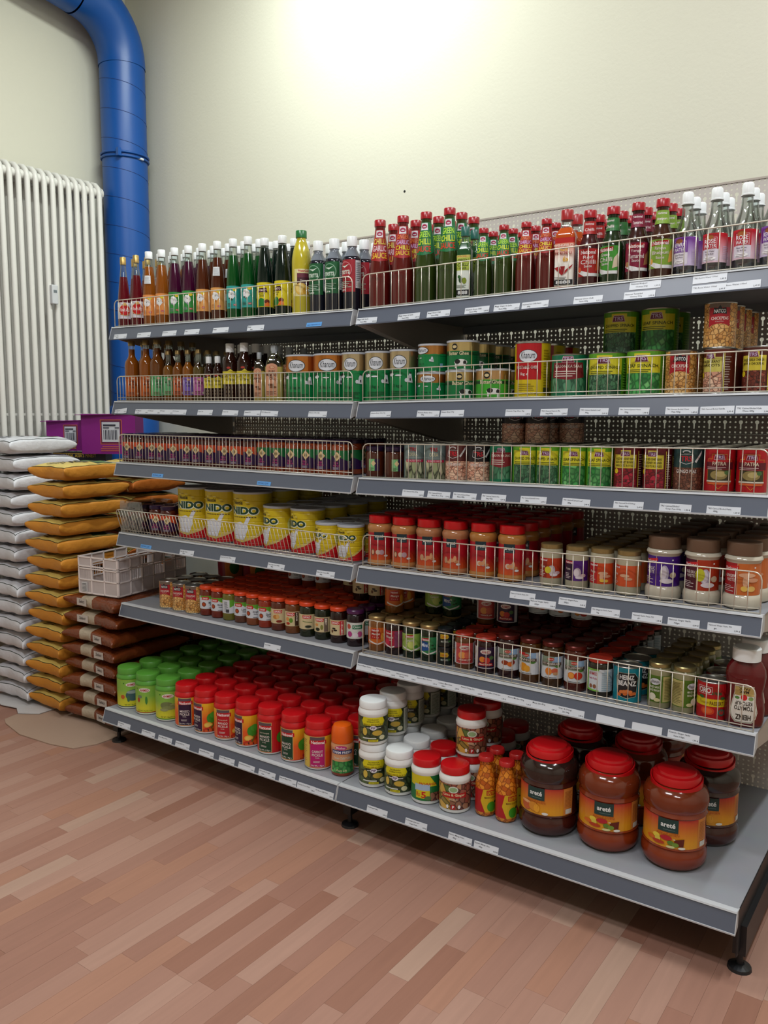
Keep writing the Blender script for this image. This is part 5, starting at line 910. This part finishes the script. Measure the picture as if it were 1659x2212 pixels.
# ---------------------------------------------------------------- radiator
RD = empty('radiator', (-1.03, 0, 0)); tag(RD, 'tall white column radiator on the left wall behind the sacks', 'radiator')
m = MB(); zt, zb0 = 2.6, .25
def tubez(x): return [(x, 0, zb0 + .05), (x, 0, zt - .06)]
loop = [(.058, 0, zb0 + .06), (.058, 0, zt - .065), (.05, 0, zt - .035), (.028, 0, zt - .015), (0, 0, zt - .008), (-.028, 0, zt - .015), (-.05, 0, zt - .035), (-.058, 0, zt - .065), (-.058, 0, zb0 + .06), (-.05, 0, zb0 + .03), (0, 0, zb0 + .008), (.05, 0, zb0 + .03), (.058, 0, zb0 + .06)]
m.tube(loop, .0142, 10, 'rad', False)
m.tube([(.03, -.0228, zt - .055), (.03, .0228, zt - .055)], .026, 12, 'rad', False); m.tube([(-.03, -.0228, zt - .055), (-.03, .0228, zt - .055)], .026, 12, 'rad', False)
m.tube([(.0, -.0228, zb0 + .05), (.0, .0228, zb0 + .05)], .03, 12, 'rad', False)
me = mesh_of('column', m.v, m.f, m.mats, m.m, True, 60)
for i in range(22): link('column', me, RD, (0, .005 - i * .0456, 0))
m = MB(); m.box(.035, .045, -.98, .02, 1.376, 1.388, 'rad'); m.build('spacer_bar', RD)
m = MB(); m.tube([(.03, .027, zt - .055), (.03, .034, zt - .055)], .03, 14, 'rad'); m.build('end_plug', RD)
H = link('heat_meter', None, RD); bpy.data.objects.remove(H)
m = MB(); m.box(.07, .094, -.318, -.284, 1.935, 2.03, 'c4c6ca'); mt = m.build('heat_meter', RD)
bv = mt.modifiers.new('bevel', 'BEVEL'); bv.width = .004; bv.segments = 2
m = MB(); m.box(.0935, .0948, -.31, -.292, 1.99, 2.004, '6a7278'); m.build('display', mt)

# ---------------------------------------------------------------- sacks
simple('sackw', 'd0d0d6', .62, spec=.35, bump=.5, bscale=16); simple('sacky', 'c07f2a', .6, spec=.35, bump=.5, bscale=16); simple('sackb', '6e3418', .16, spec=.6, bump=.6, bscale=26); simple('sackbc', 'a89a86', .18, spec=.6, bump=.6, bscale=26)
simple('sacko', 'b0601c', .6, spec=.35, bump=.5, bscale=16)
def pillow(Lx, Ly, H, ns=28, nt=24, seed=0, ear=.012):
    rn = random.Random(seed); ph = [rn.uniform(0, 6) for _ in range(6)]
    def pos(s, t, side, off=0.):
        k = max(0, (1 - abs(s) ** 5) * (1 - abs(t) ** 5)) ** .235
        wr_ = -(.0035 * (1 + math.sin(9 * s + ph[0] + 3 * t)) + .0022 * (1 + math.sin(13 * t + ph[1] - 4 * s)) + .006 * max(0, math.sin(5 * s * t + ph[5])) * abs(s * t)) * k
        c = (abs(s) * abs(t)) ** 8
        x = s * Lx / 2 * (1 - .05 * (1 - t * t)) + .002 * math.sin(7 * t + ph[2]) + ear * c * (1 if s > 0 else -1)
        y = t * Ly / 2 * (1 - .06 * (1 - s * s)) + .002 * math.sin(6 * s + ph[3]) + ear * c * (1 if t > 0 else -1)
        z = side * (H * .485 * k + off + wr_ * .5) + .12 * H * c * math.sin(ph[4])
        return (x, y, z)
    return pos
def rmp(i, n): # denser towards edges
    u = -1 + 2 * i / n; return math.sin(u * PI / 2) if abs(u) < 1 else u
def sack_mesh(pos, m, ns=26, nt=22, band=None):
    V = []; F = []; FM = []; mats = [m] + ([band[0]] if band else [])
    for side in (1, -1):
        b = len(V)
        for i in range(ns + 1):
            for j in range(nt + 1): V.append(pos(rmp(i, ns), rmp(j, nt), side))
        for i in range(ns):
            for j in range(nt):
                q = b + i * (nt + 1) + j; f = (q, q + nt + 1, q + nt + 2, q + 1); F.append(f if side > 0 else f[::-1])
                sm = (rmp(i, ns) + rmp(i + 1, ns)) / 2; FM.append(1 if band and band[1] < sm < band[2] else 0)
    me = mesh_of('bag', V, F, mats, FM, True)
    bm = bmesh.new(); bm.from_mesh(me); bmesh.ops.remove_doubles(bm, verts=bm.verts[:], dist=1e-5); bm.to_mesh(me); bm.free(); return me
def patch(pos, items):
    V = []; F = []; FM = []; mats = []
    for n_, (s0, s1, t0, t1, c, *ex) in enumerate(items):
        if c not in mats: mats.append(c)
        k = max(2, int((s1 - s0) * 14)); k2 = max(1, int((t1 - t0) * 14)); b = len(V); off = .0012 + .0004 * n_
        for i in range(k + 1):
            for j in range(k2 + 1): V.append(pos(s0 + (s1 - s0) * i / k, t0 + (t1 - t0) * j / k2, ex[0] if ex else 1, off))
        for i in range(k):
            for j in range(k2): q = b + i * (k2 + 1) + j; F.append((q, q + k2 + 1, q + k2 + 2, q + 1)); FM.append(mats.index(c))
    return mesh_of('print', V, F, mats, FM, True)
def stackbags(name, n, x0, y0, x1, y1, dims, h, m, prints, desc, grpn, z0=.012, seed=0, cat='sack', band=None, front=None, rz=0., top=None, knot='b8a070'):
    rn = random.Random(seed); var = []
    for v in range(3):
        pos = pillow(*dims, seed=seed * 10 + v); var.append((sack_mesh(pos, m, band=band), patch(pos, prints) if prints else None, pos))
    for i in range(n):
        t = i / max(1, n - 1); me, pm, pos = var[i % 3]
        if top and i == n - 1: me = top[0]; pm = top[1]
        jx, jy = rn.uniform(-.008, .008), rn.uniform(-.008, .008)
        o = empty(name, (x0 + (x1 - x0) * t + jx, y0 + (y1 - y0) * t + jy, z0 + h * (i + .5)), rz + rn.uniform(-.035, .035))
        where = 'at the bottom' if i == 0 else 'at the top' if i == n - 1 else ORD[i] + ' from the bottom' if i < 15 else 'just below the top'
        tag(o, f'{desc}, {where}', cat, grpn); link('bag', me, o)
        if pm: link('print', pm, o)
        flip = 1
        if front and (i >= n - 2): o.rotation_euler.z += 0
        k = MB(); cx, cy = dims[0] / 2, dims[1] / 2
        if knot:
            k.tube([(cx * .9, cy * .92, .0), (cx * .95, cy * 1.03, -.004), (cx * .93, cy * 1.08, -.02)], [.006, .003, .0025], 6, knot); k.build('tie', o)
        if front:
            fp = MB(); V = []; F = []; FM = []
            s0, s1 = front if i < n - 2 else (-.62, -.22)
            q = lambda s, z: (s * dims[0] / 2, pos(s, -1, 1)[1] - .0015, z)
            lb = MB()
            for j in range(4):
                sa, sb = s0 + (s1 - s0) * j / 4, s0 + (s1 - s0) * (j + 1) / 4; b0 = len(lb.v)
                lb.v += [q(sa, -.016), q(sb, -.016), q(sb, .016), q(sa, .016)]; lb.f.append((b0, b0 + 1, b0 + 2, b0 + 3)); lb.m.append(lb.mi('b8b0aa'))
            vs, fs, w0, h0 = text2d('Select', .01, .3); b0 = len(lb.v); cx_ = (s0 + s1) / 2 * dims[0] / 2
            for x, y in vs: p_ = q((cx_ + x * .04 / w0) * 2 / dims[0], -.004 + y * .014 / h0); lb.v.append((p_[0], p_[1] - .0008, p_[2]))
            for f in fs: lb.f.append(tuple(b0 + a for a in f)); lb.m.append(lb.mi('2a2224'))
            lb.build('sticker', o)
def txtlines(s0, s1, t0, t1, n, c):
    out = []; rn = random.Random(n)
    for i in range(n):
        t = t0 + (t1 - t0) * i / n; out.append((s0, s0 + (s1 - s0) * rn.uniform(.6, 1), t, t + (t1 - t0) / n * .4, c))
    return out
OUT = '1c3020'
YP = [(-.93, .93, -.975, .96, OUT), (-.915, .915, -.965, .95, 'c8b060'), (-.84, .84, .15, .9, '2c4a34'), (-.6, .6, .2, .6, '5a7a4a'), (-.2, .84, .62, .9, 'a8b0b4')] + txtlines(-.5, .4, -.82, -.45, 4, '4a3a1c') + [(-.4, .3, -.35, -.2, '3a2c14'), (-.3, .5, -.12, .05, '5a5a4a')]
WP = [(-.93, .93, -.975, .96, OUT), (-.915, .915, -.965, .95, 'c8c8ce'), (-.5, .3, .3, .7, '2c4a34'), (.3, .7, .3, .7, '6a8a3a'), (-.7, -.5, .3, .7, '8a3440')] + txtlines(-.5, .4, -.82, -.45, 3, '6a6a70') + [(-.2, .3, -.3, -.1, '4a4a50')]
stackbags('rice_sack', 15, -.81, -.552, -.79, -.578, (.265, .33, .0845), .0845, 'sackw', WP, 'white woven rice sack in the front left stack', 'white rice sacks in the front stack', seed=1)
stackbags('rice_sack', 14, -.548, -.54, -.43, -.555, (.245, .33, .0828), .0828, 'sacky', YP, 'ochre rice sack in the front yellow stack', 'yellow rice sacks in the front stack', seed=2)
stackbags('rice_sack', 13, -.80, -.2, -.79, -.2, (.265, .3, .0845), .0845, 'sackw', WP, 'white rice sack in the stack behind, by radiator', 'white rice sacks in the rear stack', seed=3)
stackbags('rice_sack', 14, -.545, -.2, -.44, -.2, (.245, .3, .0828), .0828, 'sacko', YP, 'orange rice sack in the stack behind the yellow one', 'orange rice sacks in the rear stack', seed=4)
BP = []
stackbags('rice_bag', 8, -.23, -.485, -.18, -.495, (.345, .4, .0735), .0735, 'sackb', None, 'glossy brown rice bag in the front stack', 'brown rice bags in the front stack', seed=5, cat='bag', band=('sackbc', -.5, -.02), front=(.12, .5), knot='8a7a64')
stackbags('rice_bag', 7, -.22, -.06, -.2, -.06, (.345, .38, .0735), .0735, 'sackb', None, 'glossy brown rice bag in the rear stack', 'brown rice bags in the rear stack', seed=6, cat='bag', band=('sackbc', -.3, .2), knot='8a7a64')

# ---------------------------------------------------------------- cartons, crate, cardboard
simple('purple', '7a1874', .55, spec=.3); simple('pdark', '160f20', .5)
def carton(cx, cy, a, b_, z0, z1, m, desc, face):
    o = empty('carton', (cx, cy, z0), math.radians(35.6)); tag(o, desc, 'box', 'purple cartons on the sacks' if m == 'purple' else None); c = z1 - z0; t = .004
    k = MB(); k.box(0, a, 0, b_, 0, t, m); k.box(0, t, 0, b_, t, c, m); k.box(a - t, a, 0, b_, t, c, m); k.box(t, a - t, 0, t, t, c, m); k.box(t, a - t, b_ - t, b_, t, c - .02, m); k.build('body', o)
    if m == 'purple':
        k = MB(); k.box(-.018, a, 0, b_, c, c + .003, m, lambda p: (p[0], p[1] - (.03 if p[0] < 0 else 0), p[2] - (.006 if p[0] < 0 else 0))); k.build('flap', o)
    else:
        k = MB(); k.box(t, a - t, t, b_ - t, c - .003, c, m); k.build('flap', o)
    V = []; F = []; FM = []; mats = []
    for n_, (u0, u1, w0, w1, col) in enumerate(face):
        if col not in mats: mats.append(col)
        b0 = len(V); y = -.0006 - n_ * .0002
        for u, w_ in ((u0, w0), (u1, w0), (u1, w1), (u0, w1)): V.append((a * u, y, c * w_))
        F.append((b0, b0 + 1, b0 + 2, b0 + 3)); FM.append(mats.index(col))
    me = mesh_of('print', V, F, mats, FM); link('print', me, o); return o
def FACE(u0, u1):
    q = lambda a, b, c, d, e: (u0 + (u1 - u0) * a, u0 + (u1 - u0) * b, c, d, e)
    return [q(0, 1, .24, .86, 'b8602c'), q(.03, .97, .255, .845, '5a1440'), q(.08, .9, .3, .8, 'b8bac4'), *[q(.15 + i * .075, .15 + i * .075 + .028 + .018 * (i % 2), .36, .6, '2a2c3a') for i in range(9)], q(.14, .72, .7, .74, '2a2c3a'), q(.14, .42, .64, .67, '4a4c5a'), q(.68, .88, .64, .67, '4a4c5a'), q(.08, .9, .17, .19, 'b8602c'), q(.02, .9, .12, .14, 'b8602c'), q(.02, .9, .07, .09, 'b8602c')]
carton(-.718, -.334, .268, .14, 1.188, 1.385, 'purple', 'bright purple open carton with barcode label on the yellow sacks', FACE(.35, .75))
carton(-.905, -.405, .19, .055, 1.2, 1.352, 'purple', 'darker purple carton with barcode label beside the radiator', FACE(.45, .82))
c3 = carton(-.875, -.392, .262, .1, 1.118, 1.194, 'pdark', 'black carton with yellow lettering under the purple cartons', [(0, 1, .9, .94, 'a8863a')])
vs, fs, w0, h0 = text2d("REAL ASIA'S FINEST", .02, 0)
me = mesh_of('lettering', [(.14 + x * .15 / w0, -.0012, .05 + y * .018 / h0) for x, y in vs], fs, ['c8a83a']); link('lettering', me, c3)
# crate of translucent plastic
m_, t_, b_ = newmat('crate'); sv(b_, Base_Color=lin('d0c6c6'), Roughness=.35); tp = N(t_, 'ShaderNodeBsdfTransparent'); mx = N(t_, 'ShaderNodeMixShader'); mx.inputs[0].default_value = .62
t_.links.new(tp.outputs[0], mx.inputs[1]); t_.links.new(b_.outputs[0], mx.inputs[2]); t_.links.new(mx.outputs[0], t_.nodes['Material Output'].inputs[0]); MATS['crate'] = m_
simple('crater', 'dcd2d0', .35)
CR = empty('plastic_crate', (-.06, -.635, .602), math.radians(8)); tag(CR, 'translucent pale plastic crate standing on the brown rice bags', 'crate')
CW, CL, CH = .235, .43, .165
def wall(o, Lg, name, frm, handle=False):
    k = MB(); q = frm
    k.box(0, Lg, 0, .002, 0, CH * .36, 'crate', q)
    n = max(3, int(Lg / .07))
    for i in range(n + 1): k.box(i * (Lg - .006) / n, i * (Lg - .006) / n + .006, -.003, .005, 0, CH, 'crater', q)
    for z in (0, CH * .36, CH * .66, CH * .72, CH - .006): k.box(0, Lg, -.003, .005, z, z + .005, 'crater', q)
    for i in range(n):
        xa = i * (Lg - .006) / n
        if handle and 0 < i < n - 1: continue
        if i % 2 == 0: k.box(xa, xa + (Lg / n), 0, .002, CH * .36, CH * .66, 'crate', q)
        for j in range(4): k.box(xa + .01 + j * .013, xa + .014 + j * .013, 0, .002, CH * .36, CH * .66, 'crate', q)
        k.box(xa, xa + Lg / n, 0, .002, CH * .72, CH, 'crate', q) if (i % 2 == 1 or i in (0, n - 1)) else None
    k.build(name, o)
wall(CR, CW, 'end_wall', lambda p: (-CW + p[0], p[1], p[2]), True)
wall(CR, CW, 'end_wall', lambda p: (-CW + p[0], CL - p[1], p[2]), True)
wall(CR, CL, 'side_wall', lambda p: (-p[1], p[0], p[2]))
wall(CR, CL, 'side_wall', lambda p: (-CW + p[1], p[0], p[2]))
k = MB(); k.box(-CW, 0, 0, CL, -.002, .002, 'crate'); k.build('base', CR)
k = MB(); k.box(-CW + .02, -CW + .055, -.0045, -.0035, .008, .05, 'c4c4c6'); [k.box(-CW + .023, -CW + .05, -.005, -.0045, .012 + i * .006, .0145 + i * .006, '5a5a60') for i in range(6)]; k.build('sticker', CR)
def sheet(name, pts, th, z, m, desc, curl=0):
    V = []; n = len(pts)
    for zz in (z, z + th):
        for i, (x, y) in enumerate(pts): V.append((x, y, zz + (curl if i in (0, 1) else 0)))
    F = [tuple(range(n))[::-1], tuple(range(n, 2 * n))] + [(i, (i + 1) % n, n + (i + 1) % n, n + i) for i in range(n)]
    o = link(name, mesh_of(name, V, F, [m])); tag(o, desc, 'cardboard'); return o
sheet('cardboard_sheet', [(-.62, -.86), (-.57, -.885), (-.4, -.92), (-.2, -.905), (-.075, -.875), (-.035, -.79), (-.03, -.7), (-.03, -.2), (-.64, -.2), (-.655, -.7)], .004, .0005, 'card', 'brown cardboard sheet lying on the floor under the rice bags')
sheet('cardboard_sheet', [(-.96, -.73), (-.8, -.775), (-.7, -.755), (-.63, -.79), (-.545, -.735), (-.545, -.3), (-.96, -.3)], .003, .0065, 'cardw', 'white cardboard sheet under the white and yellow sacks')
